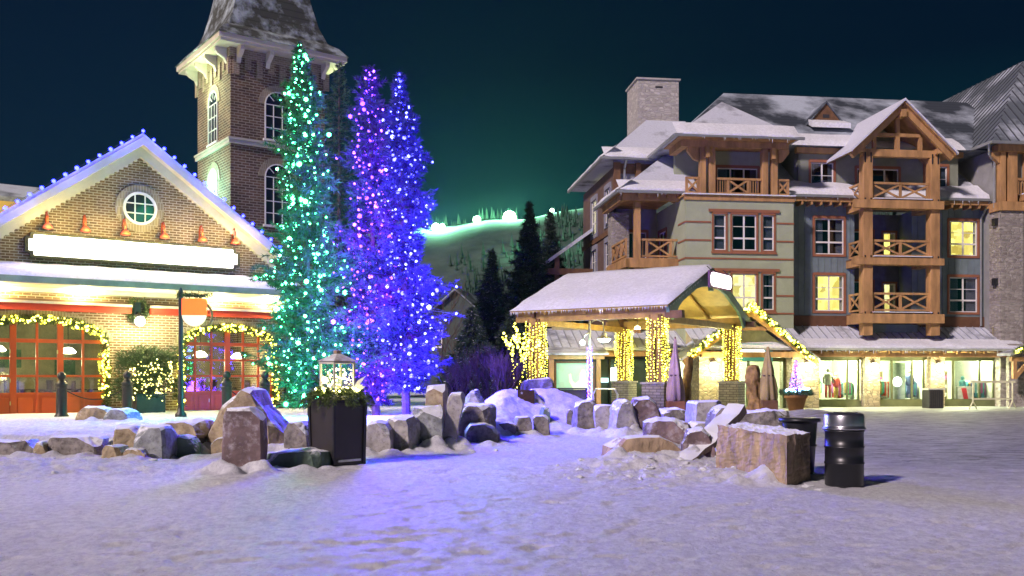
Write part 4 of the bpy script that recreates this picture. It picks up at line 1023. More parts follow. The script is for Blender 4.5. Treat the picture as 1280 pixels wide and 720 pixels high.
m = MB(); m.box(-15.5, -9.9, 3.37, 3.497, 14.28, 14.44); m.box(-15.53, -15.403, 3.5, 14.2, 14.28, 14.44); m.tube([(-14.0, 3.5, 14.3), (-14.0, 3.9, 13.9), (-14.0, 4.0, 12.2)], .07, 6); m.build('gutter', gutter, H)
ch = MB().box(-12.15, -9.45, 7.9, 10.6, 16.6, 20.45).build('chimney', pale_stone, H)
MB().box(-12.25, -9.35, 7.8, 10.7, 20.453, 20.56).build('chimney_cap', M('chimney_cap_stone', (.4, .38, .35), .8), ch)
MB().box(-11.0, -10.5, 7.885, 7.897, 19.95, 20.05).build('flue_slot', dark, ch)
# rear porch
m = MB(); m.slab([(-18.6, 9.5, 8.4), (-14.7, 9.5, 11.2), (-14.7, 13.5, 11.2), (-18.6, 13.5, 8.4)], .25); m.build('porch_roof', shingle2, H)
m = MB(); m.box(-17.2, -16.9, 9.7, 10.0, 2.8, 9.3); m.box(-18.2, -14.7, 9.6, 9.9, 8.1, 8.5); m.build('porch_post', timber_d, H)
# -- roof skirt, dormer storey, main roof
m = MB()
m.slab([(-6.0, -.8, 11.62), (6.3, -.8, 11.62), (6.3, 3.4, 14.55), (-6.0, 3.4, 14.55)], .12); m.build('skirt_roof', shingle2, H)
sk = MB(); N_ = 60; vv = []
for i in range(N_ + 1):
    u = -5.95 + 12.2 * i / N_
    for j, (y, d) in enumerate(((-.82, .02), (-.72, .16), (-.2, .2), (.36, .16))):
        vv.append((u, y, 11.62 + (y + .8) * .697 + d * (1 + .9 * noise.noise((u * .9, j, 5)))))
sk.add(vv, [(i * 4 + j, i * 4 + j + 1, i * 4 + 5 + j, i * 4 + 4 + j) for i in range(N_) for j in range(3)]); sk.build('snow_cover', snow_clean, H, True)
m = MB(); m.box(-6.0, -2.1, -.93, -.803, 11.5, 11.64); m.build('gutter', gutter, H); m = MB(); m.box(2.5, 6.25, -.93, -.803, 11.5, 11.64); m.tube([(6.2, -.85, 11.5), (6.2, -.3, 10.9), (6.15, -.12, 10.6), (6.15, -.12, 4.4)], .06, 6); m.build('gutter', gutter, H)
m = MB(); m.box(-5.9, 6.3, -.78, -.45, 11.28, 11.49)
for k in range(24):
    u = -5.6 + k * .56
    if not -2.2 < u < 2.6: m.box(u, u + .1, -.76, -.02, 11.1, 11.28)
m.build('eave_beam', timber, H)
DW = [(-3.98, -2.62, 12.25, 13.72), (-1.2, 1.35, 11.75, 13.45), (3.0, 4.35, 12.25, 13.68)]
m = MB(); holes(m, -4.75, 5.05, 11.7, 14.5, .4, .55, DW); m.tf = LW; m.box(-3.4, -.4, -4.75, -4.6, 11.7, 14.5); m.build('dormer_wall', M('pale_green_siding', (.24, .26, .20), .8, var=.08), H)
for k, w in enumerate(DW): window(H, *w, .4, 3 if k == 1 else 2, 1 if k == 1 else 2, room_d, trim=band_m, curt=.15)
MB().box(-4.95, -1.8, .1, .4, 14.2, 14.5).build('eave_board', timber, H); MB().box(2.7, 5.2, .1, .4, 14.2, 14.5).build('eave_board', timber, H)
m = MB()
EV = (-.25, 14.55); RD = (6.5, 19.35)
m.add([(-12.2, EV[0], EV[1]), (9.5, EV[0], EV[1]), (9.5, RD[0], RD[1]), (-6.95, RD[0], RD[1]), (-12.2, 13.2, EV[1]), (9.5, 13.2, EV[1]), (-5.2, EV[0], EV[1])],
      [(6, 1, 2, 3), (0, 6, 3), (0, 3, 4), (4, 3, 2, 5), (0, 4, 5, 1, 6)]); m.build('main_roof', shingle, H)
sk = MB(); vv = []; N_ = 70
for i in range(N_ + 1):
    u = -5.7 + 10.8 * i / N_
    for j, (y, d) in enumerate(((-.30, 0), (-.22, .12), (.4, .1), (1.1, .02))):
        vv.append((u, y, 14.56 + (y + .25) * .711 + d * (1 + .9 * noise.noise((u * .9, j, 9)))))
sk.add(vv, [(i * 4 + j, i * 4 + j + 1, i * 4 + 5 + j, i * 4 + 4 + j) for i in range(N_) for j in range(3)]); sk.build('snow_edge', snow_clean, H, True)
# small triangular dormer
m = MB(); m.prism([(-3.25, 16.5), (-1.35, 16.5), (-2.3, 17.6)], 2.0, 4.4); td = m.build('triangular_dormer', timber_d, H)
MB().slab([(-2.3, 1.9, 17.72), (-3.45, 1.9, 16.42), (-3.45, 4.6, 16.42), (-2.3, 4.6, 17.72)], .1).slab([(-2.3, 1.9, 17.722), (-1.15, 1.9, 16.42), (-1.15, 4.6, 16.42), (-2.3, 4.6, 17.722)], .1).build('roof', shingle, td)
MB().box(-2.5, -2.1, 1.985, 1.998, 16.75, 16.95).build('vent', dark, td)
MB().slab([(-3.5, 1.3, 16.3), (-1.1, 1.3, 16.3), (-1.2, 2.0, 16.62), (-3.4, 2.0, 16.62)], .3).build('snow_drift', snow_clean, td)
# -- timber balcony tower
for u in (-1.78, 2.17):
    MB().box(u - .27, u + .27, -2.05, -1.5, 3.75, 13.6).build('post', timber, H, bevel=.02)
    for z in (11.0, 7.85, 4.75, 13.5):
        MB().box(u - .22, u - .14, -2.065, -2.052, z - .25, z + .3).box(u + .12, u + .2, -2.065, -2.052, z - .25, z + .3).build('iron_strap', black_m, H)
for (z0, z1, ex) in ((10.72, 11.17, .75), (7.62, 8.0, .85), (4.42, 4.92, .9)):
    MB().box(-2.1 - ex * .8, 2.45 + ex * .15, -2.25, -2.07, z0, z1).box(-1.5, 1.9, -2.07, -1.6, z0, z1).box(-2.05, -1.55, -1.5, -.01, z0, z1).box(1.92, 2.42, -1.5, -.01, z0, z1).build('beam', timber, H)
    f_ = MB().box(-2.05, 2.45, -1.95, 1.45, z1 + .003, z1 + .07).build('balcony_floor', timber_d, H)
    MB().box(-1.5, 1.9, -2.2, -1.55, z1 + .073, z1 + .12).build('snow_edge', snow_clean, f_)
for z0, z1 in ((11.26, 12.22), (8.12, 9.04), (5.1, 6.12)):
    xrail(H, -1.5, 1.9, z0, z1, -1.85, 2); xrail(H, .2, 1.5, z0, z1, -1.95, 1, tf=LW)
MB().box(-1.5, 1.9, -.7, -.55, 3.3, 4.42).build('panel', blue_s, H)
GA, GX, gs = 16.38, .04, .93
tr = MB()
for s in (-1, 1):
    e = GX + s * 2.95
    tr.beam((GX, -2.3, GA - .1), (e, -2.3, GA - .1 - gs * 2.95), .20, .36)
tr.box(-2.05, 2.44, -1.95, -1.62, 13.62, 14.02); tr.box(GX - .11, GX + .11, -1.9, -1.68, 14.02, 16.1); tr.box(GX - 1.35, GX + 1.35, -1.9, -1.68, 14.75, 14.93)
for s in (-1, 1): tr.box(GX + s * 1.35 - .09, GX + s * 1.35 + .09, -1.89, -1.69, 14.02, 14.75); tr.beam((GX + s * 2.25, -2.3, 13.95), (GX + s * 2.35, -1.2, 13.95), .3, .3)
tr.box(GX - .16, GX + .16, -2.55, -1.5, 15.7, 16.1)
tr.build('gable_truss', timber, H)
m = MB(); m.prism([(GX - 2.3, 14.1), (GX + 2.3, 14.1), (GX, 16.0)], .3, .4); m.build('gable_wall', M('pale_green_siding', (0, 0, 0)), H)
m = MB()
for s in (-1, 1):
    e = GX + s * 3.02; m.slab([(GX, -2.6, GA + .16), (e, -2.6, GA + .16 - gs * 3.02), (e, 2.6, GA + .16 - gs * 3.02), (GX, 3.4, GA + .16)], .1)
m.build('gable_soffit', timber, H)
m = MB()
for s in (-1, 1):
    e = GX + s * 3.10; m.slab([(GX, -2.7, GA + .30), (e, -2.7, GA + .30 - gs * 3.10), (e, 2.6, GA + .30 - gs * 3.10), (GX, 3.4, GA + .30)], .12)
m.build('gable_roof', ROOF('gable_snow_roof', (.1, .1, .1), (.66, .68, .76), .9, .4), H)
# -- right wing
RW = bpy.data.objects.new('right_wing', None); COL.objects.link(RW); RW.parent = H; RW.location = (1.35, 2.0, .45)
m = MB(); m.tf = LW; holes(m, -4, 3.0, -.3, 14.0, 5.05, 5.2, []); m.tf = None
holes(m, 5.2, 14, 3.4, 14.0, -3.0, -2.85, [(7.2, 8.6, 11.4, 13.4)]); m.build('right_wing_wall', grey_s, RW)
window(RW, 7.2, 8.6, 11.4, 13.4, -3.0, 2, 1, room_d)
MB().box(5.0, 6.42, -3.6, -2.6, -.8, 10.4).build('stone_pier', ledge, RW)
m = MB()
for u, w in ((5.25, .16), (5.85, .27), (6.9, .2)): m.box(u - w, u + w, -3.5, -3.1, 10.45, 13.75)
m.box(4.85, 14, -3.65, -3.05, 13.753, 14.15); m.box(4.9, 6.6, -3.75, -2.7, 10.4, 10.9); m.box(6.4, 14, -3.75, -3.2, 11.0, 11.35)
m.prism([(4.9, 13.75), (5.05, 13.75), (5.05, 13.1), (4.6, 13.5), (4.6, 13.75)], -3.45, -3.15)
m.build('timber_frame', timber, RW); m = MB()
for k in range(22): m.box(6.2 + k * .17, 6.26 + k * .17, -3.45, -3.39, 11.35, 12.15)
m.box(6.15, 14, -3.5, -3.35, 12.15, 12.3); m.build('railing', timber, RW)
MB().box(6.4, 14, -3.7, -3.15, 11.353, 11.42).build('snow_edge', snow_clean, RW)
c0 = (4.3, -3.9, 14.2); k_ = 1.06; r0 = (10.8, 2.6, 14.2 + 6.5 * k_); r1 = (10.8, 16, 14.2 + 6.5 * k_)
m = MB(); m.add([c0, r0, r1, (4.3, 16, 14.2), (17.3, -3.9, 14.2), (17.3, 16, 14.2)], [(3, 0, 1, 2), (0, 4, 1), (4, 5, 2, 1), (0, 3, 5, 4)])
wr = m.build('right_wing_roof', metal_rb, RW)
m = MB()
for k in range(26):
    v_ = -3.6 + k * .55; u1 = min(10.8, 4.3 + (v_ + 3.9)); m.beam((4.3, v_, 14.22), (u1, v_, 14.22 + (u1 - 4.3) * k_), .05, .07)
for k in range(22):
    u_ = 4.9 + k * .55; d = min(u_ - 4.3, 17.3 - u_); m.beam((u_, -3.9, 14.22), (u_, -3.9 + d, 14.22 + d * k_), .05, .07)
m.build('standing_seam', M('dark_seam', (.06, .065, .075), .5), wr)
m = MB(); m.box(4.25, 17, -4.05, -3.903, 14.08, 14.24); m.box(4.15, 4.297, -4.05, 3, 14.08, 14.24); m.tube([(4.3, -3.6, 14.1), (4.45, -3.4, 13.6), (4.8, -3.2, 13.4), (4.95, -3.15, 13.2), (4.95, -3.15, 10.6)], .07, 6); m.build('gutter', gutter, RW)
for z in (9.6, 6.2):
    MB().box(4.8, 4.998, -3.4, -3.1, z, z + .4).build('wall_lamp', black_m, RW)
# -- pent roof over the shops
m = MB(); m.slab([(-5.86, -2.35, 3.02), (7.6, -2.35, 3.02), (7.6, 0, 4.36), (-5.86, 0, 4.36)], .1); m.slab([(-12.0, -3.7, 2.98), (-5.863, -3.7, 2.98), (-5.863, -1.5, 4.12), (-12.0, -1.5, 4.12)], .1); m.slab([(-19.5, -2.2, 2.98), (-12.003, -2.2, 2.98), (-12.003, .4, 4.12), (-19.5, .4, 4.12)], .1)
pr = m.build('pent_roof', metal_r, H); m = MB()
for k in range(30):
    u = -5.6 + k * .45; m.beam((u, -2.35, 3.04), (u, -.02, 4.37), .035, .05)
for k in range(30):
    u = -19.3 + k * .45; q = 1.5 if u < -12 else 0; m.beam((u, -3.7 + q, 3.0), (u, -1.52 + q * 1.25, 4.13), .035, .05)
m.build('standing_seam', M('grey_seam', (.3, .32, .36), .5), pr)
m = MB(); m.box(-5.8, 7.6, -2.47, -2.353, 2.90, 3.03); m.box(-12, -5.95, -3.82, -3.703, 2.86, 3.0); m.box(-19.5, -12.01, -2.32, -2.203, 2.86, 3.0); m.build('gutter', M('pale_gutter', (.5, .52, .42), .5, .2), pr)
m = MB(); m.box(-5.8, 7.5, -2.2, -2.0, 2.55, 2.80); m.box(-12, -5.95, -3.5, -3.3, 2.55, 2.8); m.box(-19, -12.01, -2.1, -1.9, 2.55, 2.8)
for k in range(17):
    u = -5.5 + k * .8; m.box(u, u + .16, -2.33, -1.0, 2.72, 2.88)
for k in range(16):
    u = -18.5 + k * .8; q = 1.5 if u < -12 else 0; m.box(u, u + .16, -3.68 + q, -2.4 + q, 2.7, 2.86)
m.build('rafter_tail', timber, pr)
def snowlip(u0, u1, v, z, slope, par, tf=None, seed=1, hgt=.16):
    N_ = max(12, int((u1 - u0) * 5)); vv = []; m = MB(); m.tf = tf
    for i in range(N_ + 1):
        u = u0 + (u1 - u0) * i / N_; w = 1 + .8 * noise.noise((u * .8, seed, 2)); w *= min(1, i / 2, (N_ - i) / 2) if 0 < i < N_ else .05
        for j, (y, dz) in enumerate(((-.14, -.04), (-.16, .05), (-.06, .14), (.25, hgt), (.9, .02))):
            vv.append((u, v + y, z + max(0, y) * slope + dz * max(.15, w)))
    m.add(vv, [(i * 5 + j, i * 5 + j + 1, (i + 1) * 5 + j + 1, (i + 1) * 5 + j) for i in range(N_) for j in range(4)])
    return m.build('snow_lip', snow_clean, par, True)
snowlip(-12.7, -5.8, BV - .85, 14.40, .93, H, seed=2); snowlip(-15.45, -10.95, -.8, 11.66, .8, H, seed=3); snowlip(-15.3, -9.3, 3.5, 14.44, .87, H, seed=4)
snowlip(-5.1, .8, -15.5, 11.66, .8, H, tf=LW, seed=5); snowlip(-14.1, -3.6, -15.4, 14.44, .87, H, tf=LW, seed=6)
snowlip(-5.8, 7.4, -2.35, 3.05, .57, H, seed=7, hgt=.12); snowlip(-12, -5.9, -3.7, 3.0, .5, H, seed=8, hgt=.12)
rg = random.Random(21)
for (a, b_, v, z) in ((-12.8, -5.7, BV - .98, 14.26), (-15.5, -11, -.93, 11.48), (-6, -2.1, -.93, 11.5), (-5.8, 7.5, -2.47, 2.9), (2.6, 6.2, -.93, 11.5)):
    m = MB()
    for k in range(int((b_ - a) * 4)):
        h = rg.uniform(.05, .30) * rg.random(); m.lathe([(.003, -h), (.02, 0)], (rg.uniform(a, b_), v + .03, z + .01), 5)
    m.build('icicle_row', M('ice', (.75, .8, .88), .15), H)
# -- shop fronts
SV = -1.0; mull = M('green_brown_frame', (.10, .11, .05), .5)
bays = [(-5.15, -1.85, [-2.5]), (-.65, 2.05, [.15, 1.35]), (3.2, 6.3, [3.85, 5.45])]
for a, b_, sp_ in bays:
    MB().box(a - .15, b_ + .15, SV - .12, SV + .1, -.3, .14).build('shop_sill', M('olive_panel', (.12, .13, .06), .6), H); MB().box(a - .15, b_ + .15, SV - .1, SV + .1, 2.42, 2.7).build('shop_lintel', M('olive_panel', (0, 0, 0)), H)
m = MB()
for a, b_, sp_ in bays:
    for x in [a, b_] + sp_: m.box(x - .045, x + .045, SV - .08, SV + .04, .14, 2.42)
    m.box(a, b_, SV - .06, SV + .02, .14, .2); m.box(a, b_, SV - .06, SV + .02, 2.36, 2.42)
sf = m.build('shop_window_frame', mull, H)
m = MB()
for a, b_, sp_ in bays: m.box(a + .01, b_ - .01, SV - .02, SV - .012, .15, 2.41)
m.build('pane', GLASS('shop_glass', (.97, 1, .98), .02), sf)
for (a, b_) in ((-1.68, -.80), (2.22, 3.06)):
    MB().box(a, b_, SV - .5, SV + .2, -.3, 2.56).build('stone_pier', warm if False else ledge_w, H)
MB().box(-19, -11.98, .2, .35, -.3, 4.2).box(-11.9, -5.9, -1.4, -1.25, 2.6, 4).build('ground_floor_wall', M('warm_stucco', (.42, .36, .2), .8), H)
MB().box(-5.9, -5.2, SV - .05, SV + .15, -.3, 2.9).box(6.35, 8.6, SV - .05, SV + .15, -.3, 4.3).build('end_wall', M('warm_stucco', (0, 0, 0)), H)
# interior shell
shopw = M('shop_interior_wall', (.62, .66, .52), .8, var=.12, vs=1)
m = MB(); m.box(-12, 6.9, 2.9, 3.0, -.3, 2.9); m.box(-12, 6.9, SV + .12, 2.9, 2.75, 2.85); m.box(-12, 6.9, -1.2, 2.9, -.32, -.24); m.box(-1.5, -1.4, SV + .2, 2.9, -.3, 2.8); m.box(2.5, 2.6, SV + .2, 2.9, -.3, 2.8); m.box(-5.3, -5.2, SV + .2, 2.9, -.3, 2.8)
m.build('shop_interior', shopw, H)
# -- shop contents
cl_cols = [(.05, .25, .3), (.5, .06, .04), (.08, .12, .3), (.45, .3, .05), (.06, .3, .15), (.5, .5, .45), (.25, .05, .2)]
CLM = [M('cloth_%d' % i, c, .8, var=.3, vs=4) for i, c in enumerate(cl_cols)]
for i, n_ in enumerate(('teal', 'red', 'navy', 'ochre', 'green', 'cream', 'plum')): CLM[i].name = n_ + '_cloth'
rg = random.Random(17)
def rack(u, v, label, z=-.24):
    t = thing('clothes_rack', label, 'clothes rack', FR.w(u, v, z), FR.a, 'clothes racks inside the shops')
    MB().tube([(-.6, 0, 0), (-.6, 0, 1.45), (.6, 0, 1.45), (.6, 0, 0)], .02, 6).build('rail', gutter, t)
    for k in range(12):
        x = -.52 + k * .095; h = rg.uniform(.6, .95)
        MB().prism([(x - .035, 1.40 - h), (x + .035, 1.40 - h), (x + .045, 1.3), (x, 1.42), (x - .045, 1.3)], -.22, .22).build('garment', CLM[rg.randrange(7)], t)
for (u, v, l) in ((-3.6, 1.2, 'clothes rack at the back of the shop with the mannequins'), (-2.2, .3, 'clothes rack beside the right pane of the shop with the mannequins'),
                  (-.2, .6, 'clothes rack left of the white disc poster'), (1.75, .3, 'clothes rack right of the white disc poster'),
                  (3.6, .5, 'clothes rack beside the stone pier in the shop with the red towel display'), (5.9, .4, 'clothes rack at the right end of the shop windows')):
    rack(u, v, l)
for (u, v, l) in ((-4.6, .35, 'clothes rack near the glass below the heads of the two pale mannequins'), (.1, -.3, 'clothes rack close to the glass left of the white disc poster'), (5.75, -.1, 'clothes rack close to the glass right of the red towel display'), (3.7, 1.6, 'clothes rack deep in the shop with the red towel display'), (1.6, 1.7, 'clothes rack deep in the shop with the disc poster'), (-9.9, 1.0, 'clothes rack seen through the gabled shop entrance')):
    rack(u, v, l)
def shelf(u, v, label):
    t = thing('shop_shelf', label, 'shelf', FR.w(u, v, -.24), FR.a, 'wall shelves inside the shops')
    m = MB()
    for z in (.0, .5, 1.0, 1.5, 2.0): m.box(-.7, .7, -.2, .2, z, z + .03)
    m.box(-.73, -.7, -.2, .2, 0, 2.03); m.box(.7, .73, -.2, .2, 0, 2.03); m.build('frame', M('pale_wood', (.5, .4, .22), .6), t)
    for k in range(12):
        x = -.6 + (k % 4) * .36; z = (k // 4) * .5 + .53
        MB().box(x, x + .26, -.16, .14, z, z + rg.uniform(.12, .3)).build('folded_goods', CLM[rg.randrange(7)], t)
for u, l in ((-4.3, 'wall shelf of folded goods behind the mannequins'), (.75, 'wall shelf behind the white disc poster'), (4.9, 'wall shelf behind the red towel display')): shelf(u, 2.6, l)
def mannequin(u, v, h, col, label, pants):
    t = thing('mannequin', label, 'mannequin', FR.w(u, v, .2), FR.a + rg.uniform(-.2, .2), 'mannequins in the shop windows')
    k = h / 1.8; skin = M('mannequin_white', (.6, .58, .5), .5)
    m = MB(); m.ball((0, 0, 1.66 * k), .10 * k, 12, 0, 1.25); m.lathe([(.05 * k, 0), (.05 * k, .12 * k)], (0, 0, 1.45 * k), 10); m.lathe([(.2, 0), (.2, .02)], (0, 0, 0), 16); m.tube([(0, 0, 0), (0, 0, .3 * k)], .02, 6)
    m.build('body', skin, t, True)
    m = MB(); m.lathe([(.17 * k, .80 * k), (.19 * k, .95 * k), (.17 * k, 1.1 * k), (.21 * k, 1.32 * k), (.17 * k, 1.45 * k), (.07 * k, 1.50 * k)], (0, 0, 0), 12)
    for s in (-1, 1): m.tube([(s * .19 * k, 0, 1.41 * k), (s * .27 * k, -.02, 1.15 * k), (s * .26 * k, -.10, .88 * k)], .065 * k, 8, 0, .045 * k)
    m.build('jacket', col, t, True)
    m = MB()
    for s in (-1, 1): m.tube([(s * .09 * k, 0, .84 * k), (s * .10 * k, 0, .45 * k), (s * .10 * k, 0, .08 * k)], .09 * k, 8, 0, .06 * k)
    m.build('trousers', pants, t, True)
mannequin(-4.15, -.45, 1.75, CLM[5], 'mannequin in pale jacket nearest the lit purple tree in the window', CLM[0])
mannequin(-3.35, -.45, 1.8, CLM[5], 'taller mannequin in pale jacket and red trousers in the shop window', CLM[1])
mannequin(-2.75, -.2, 1.5, CLM[1], 'small mannequin in red jacket beside the shop window mullion', CLM[3])
mannequin(-9.0, .2, 1.75, CLM[2], 'mannequin in navy jacket seen through the gabled shop entrance', CLM[5])
mannequin(-10.55, .3, 1.6, CLM[1], 'mannequin in red jacket left of the lit front post of the pavilion', CLM[1])
mannequin(1.6, -.3, 1.7, CLM[2], 'mannequin in navy jacket right of the white disc poster', CLM[2])
t = thing('window_display', 'pale plinth boxes under the mannequins in the shop window', 'display boxes', FR.w(-3.7, -.6, -.24), FR.a)
for k in range(3): MB().box(-.75 + k * .5, -.28 + k * .5, -.2, .2, 0, .42).build('box', CLM[5], t, bevel=.01)
t = thing('poster_stand', 'tall grey poster with glowing white disc in the middle shop window', 'poster', FR.w(.72, -.6, -.1), FR.a)
MB().box(-.48, .48, 0, .04, .28, 2.35).build('board', M('poster_grey', (.35, .42, .4), .7, var=.2, vs=3), t); MB().prism([(.28 * math.cos(a), 1.28 + .28 * math.sin(a)) for a in np.linspace(0, 6.28, 24)[:-1]], -.012, -.002).build('disc', EM('disc_glow', (.9, 1, .9), 2.2), t)
MB().box(-.3, .3, -.1, .2, 0, .27).build('foot', dark, t)
t = thing('towel_display', 'white display stand with a red towel in the right shop window', 'display', FR.w(4.75, -.5, -.24), FR.a)
MB().box(-.45, .45, -.2, .2, .4, 1.15).build('stand', CLM[5], t, bevel=.01); MB().prism([(-.05, .42), (.22, .42), (.10, 1.05), (-.2, 1.05)], -.22, -.203).build('towel', M('red_towel', (.55, .02, .03), .8), t)
m = MB(); m.ball((0, 0, 1.62), .1, 10, 0, 1.2); m.lathe([(.16, 1.15), (.17, 1.3), (.2, 1.42), (.08, 1.52)], (0, 0, 0), 12); m.build('bust', CLM[0], t, True)
for (u, v, e) in ((-3.6, .6, 95), (.7, .6, 80), (4.9, .6, 90), (-9.4, .8, 90)):
    t = thing('ceiling_lamp', {-3.6: 'white ceiling lamp inside the shop with the mannequins', .7: 'white ceiling lamp above the white disc poster', 4.9: 'white ceiling lamp above the red towel display', -9.4: 'white ceiling lamp inside the gabled entrance'}[u], 'ceiling lamp', FR.w(u, v, 2.74), FR.a, 'shop ceiling lamps')
    MB().box(-1.2, 1.2, -.12, .12, -.07, -.002).build('housing', white_p, t)
    MB().box(-1.15, 1.15, -.09, .09, -.085, -.072).build('tube', EM('shop_tube_glow', (.9, 1, .82), 18), t)
    lamp('ceiling_lamp_light', FR.w(u, v - .5, 2.35), e * 5, (.9, 1, .60), .3); lamp('ceiling_lamp_light', FR.w(u + .9, v - .9, 2.3), e * 3, (.95, 1, .6), .3)
# wall lamps on the stone piers
for (u, v, l) in ((-1.24, SV - .72, 'glowing wall lamp on the stone pier between the mannequins and the disc poster'), (2.64, SV - .72, 'glowing wall lamp on the stone pier above the dark litter box'),
                  (-11.2, -3.85, 'glowing wall lamp on the left stone pier of the gabled shop entrance'), (-6.05, -3.85, 'glowing wall lamp on the right stone pier of the gabled shop entrance')):
    t = thing('wall_lamp', l, 'wall lamp', FR.w(u, v + .2, 1.95), FR.a, 'glowing lamps on the stone piers')
    MB().box(-.09, .09, .0, .05, -.2, .25).box(-.12, .12, -.26, 0, .27, .31).build('bracket', black_m, t)
    MB().lathe([(.10, -.22), (.17, -.12), (.19, .1), (.13, .24)], (0, -.2, .02), 14).build('shade', EM('wall_lamp_glow', (1, .96, .74), 11), t, True)
    lamp('wall_lamp_light', FR.w(u, v - .38, 1.9), 190, (1, .93, .45), .2)
# -- gabled shop entrance
t = thing('entrance_porch', 'gabled timber shop entrance porch with stone piers between pavilion and shop windows', 'porch', FR.w(-9.3, -3.6, -.22), FR.a)
for a, b_ in ((-2.6, -1.35), (2.45, 3.95)): MB().box(a, b_, 0, 1.6, 0, 2.75).build('stone_pier', ledge_w, t)
for s in (-1, 1):
    MB().slab([(0, -.6, 5.32), (s * 3.75, -.6, 2.62), (s * 3.75, 3.0, 2.62), (0, 3.0, 5.32)], .14).build('roof', metal_r, t)
    MB().beam((0, -.5, 5.02), (s * 3.6, -.5, 2.42), .18, .32).build('rafter', timber, t)
MB().box(-2.6, 3.3, -.35, -.1, 2.7, 2.98).box(-1.0, 1.0, -.34, -.12, 4.1, 4.3).build('tie_beam', timber, t)
MB().prism([(-2.5, 3.0), (2.6, 3.0), (0, 4.9)], .3, .4).build('gable_panel', M('cream_panel', (.5, .5, .26), .7), t)
MB().box(-1.35, -1.2, .8, 1.0, 0, 2.7).box(.3, .45, .8, 1.0, 0, 2.7).box(1.5, 1.62, .8, 1.0, 0, 2.7).box(2.3, 2.45, .8, 1.0, 0, 2.7).box(-1.35, 2.45, .8, 1.0, 2.5, 2.7).build('door_frame', mull, t)
MB().box(-1.2, 2.3, .88, .888, .05, 2.5).build('pane', GLASS('shop_glass'), t)
t = thing('shop_sign', 'teal shop sign with glowing white oval over the gabled entrance', 'sign', FR.w(-8.85, -3.75, 2.3), FR.a)
MB().box(-.9, .88, 0, .08, 0, .9).build('board', M('teal_board', (.06, .30, .36), .5, var=.05), t)
MB().prism([(-.22 + .66 * math.cos(a), .46 + .27 * math.sin(a)) for a in np.linspace(0, 6.28, 28)[:-1]], -.03, -.003).build('oval', EM('oval_glow', (.85, 1, 1), 3), t)
p0 = FR.w(-9.3, -4.25, 5.15)
garland('lit evergreen garland along both gable edges of the shop entrance', [FR.w(-12.6, -4.2, 2.55), p0, FR.w(-6.0, -4.2, 2.4)], .16, 0, 71, 190, WRM, 'warm string lights in the garland on the shop entrance gable', None, 4200, .045, gl=.16)
# right edge: gabled canopy with orange bracket
t = thing('corner_canopy', 'snowy gabled canopy with orange timber bracket at the right photo edge', 'canopy', FR.w(6.0, -2.4, 0), FR.a)
MB().slab([(-.4, -1.2, 2.75), (4, -1.2, 4.0), (4, .0, 4.0), (-.4, .0, 2.75)], .15).build('roof', metal_r, t)
m = MB(); m.box(-.2, 2.5, -1.0, -.8, 2.3, 2.55); m.box(-.1, .1, -1.0, -.8, 1.35, 2.3); m.beam((0, -.9, 1.4), (.95, -.9, 2.35), .16, .2); m.build('bracket', timber, t)
MB().box(.35, 4, .02, .3, -.22, 3.3).build('stone_wall', ledge, t)
garland('lit evergreen garland on the snowy canopy at the right photo edge', [FR.w(5.8, -3.65, 2.85), FR.w(9.0, -3.65, 3.9)], .14, 0, 72, 50, WRM, 'warm string lights on the canopy garland at the right photo edge', None, 1500, .045, gl=.16)
# barrier and litter box before the shops
b = at(1241, 50.5, -.22); t = thing('barrier', 'cream metal barrier standing before the right shop window', 'barrier', b, FR.a)
br = M('cream_metal', (.62, .60, .40), .5)
MB().tube([(-1.12, 0, .3), (-1.12, 0, 1.42)], .045, 6).tube([(1.12, 0, .3), (1.12, 0, 1.42)], .045, 6).box(-1.25, 1.25, -.05, .05, 1.36, 1.48).box(-1.12, 1.12, -.03, .03, .48, .56).build('frame', br, t)
for s in (-1, 1): MB().tube([(s * 1.12, 0, .4), (s * 1.12 - .35, -.2, 0)], .035, 6).tube([(s * 1.12, 0, .4), (s * 1.12 + .35, .2, 0)], .035, 6).build('foot', br, t)
b = at(1166, 51.5, -.22); t = thing('litter_box', 'dark slatted litter box with pale lid before the shop pier', 'litter box', b, FR.a)
MB().box(-.42, .42, -.35, .35, 0, .98).build('body', black_m, t, bevel=.02)
m = MB()
for k in range(7): m.box(-.40 + k * .12, -.34 + k * .12, -.37, -.352, .05, .95)
m.build('slat', M('dark_slat', (.05, .045, .04), .7), t); MB().box(-.5, .5, -.42, .42, .983, 1.06).build('lid', M('pale_lid', (.5, .5, .4), .6), t)
# terracotta pot with small purple lit tree
b = at(995, 44, gz(at(995, 44)[0], 44)); t = thing('terracotta_pot', 'terracotta pot before the shop entrance pier', 'pot', b)
MB().lathe([(.30, 0), (.46, .62), (.52, .62), (.53, .76), (.46, .77), (.40, .70)], (0, 0, 0), 24).build('pot', M('terracotta', (.42, .20, .08), .8), t, True); MB().lathe([(.42, .70), (.42, .73)], (0, 0, 0), 20).build('soil', bark, t)
rs = np.random.RandomState(2)
t = thing('potted_greenery', 'low ring of greenery in the terracotta pot', 'plant', (b[0], b[1], b[2] + .76)); n_ = 1500
a_ = rs.rand(n_) * 6.28; P_ = np.stack([np.cos(a_) * (.35 + .35 * rs.rand(n_)), np.sin(a_) * (.35 + .35 * rs.rand(n_)), rs.rand(n_) * .22], 1); D_ = P_ + rs.normal(size=(n_, 3)) * .3; D_ /= np.linalg.norm(D_, axis=1, keepdims=True)
blades(P_, D_, np.full(n_, .16), np.full(n_, .04), rs, t, garl_m, 'foliage')
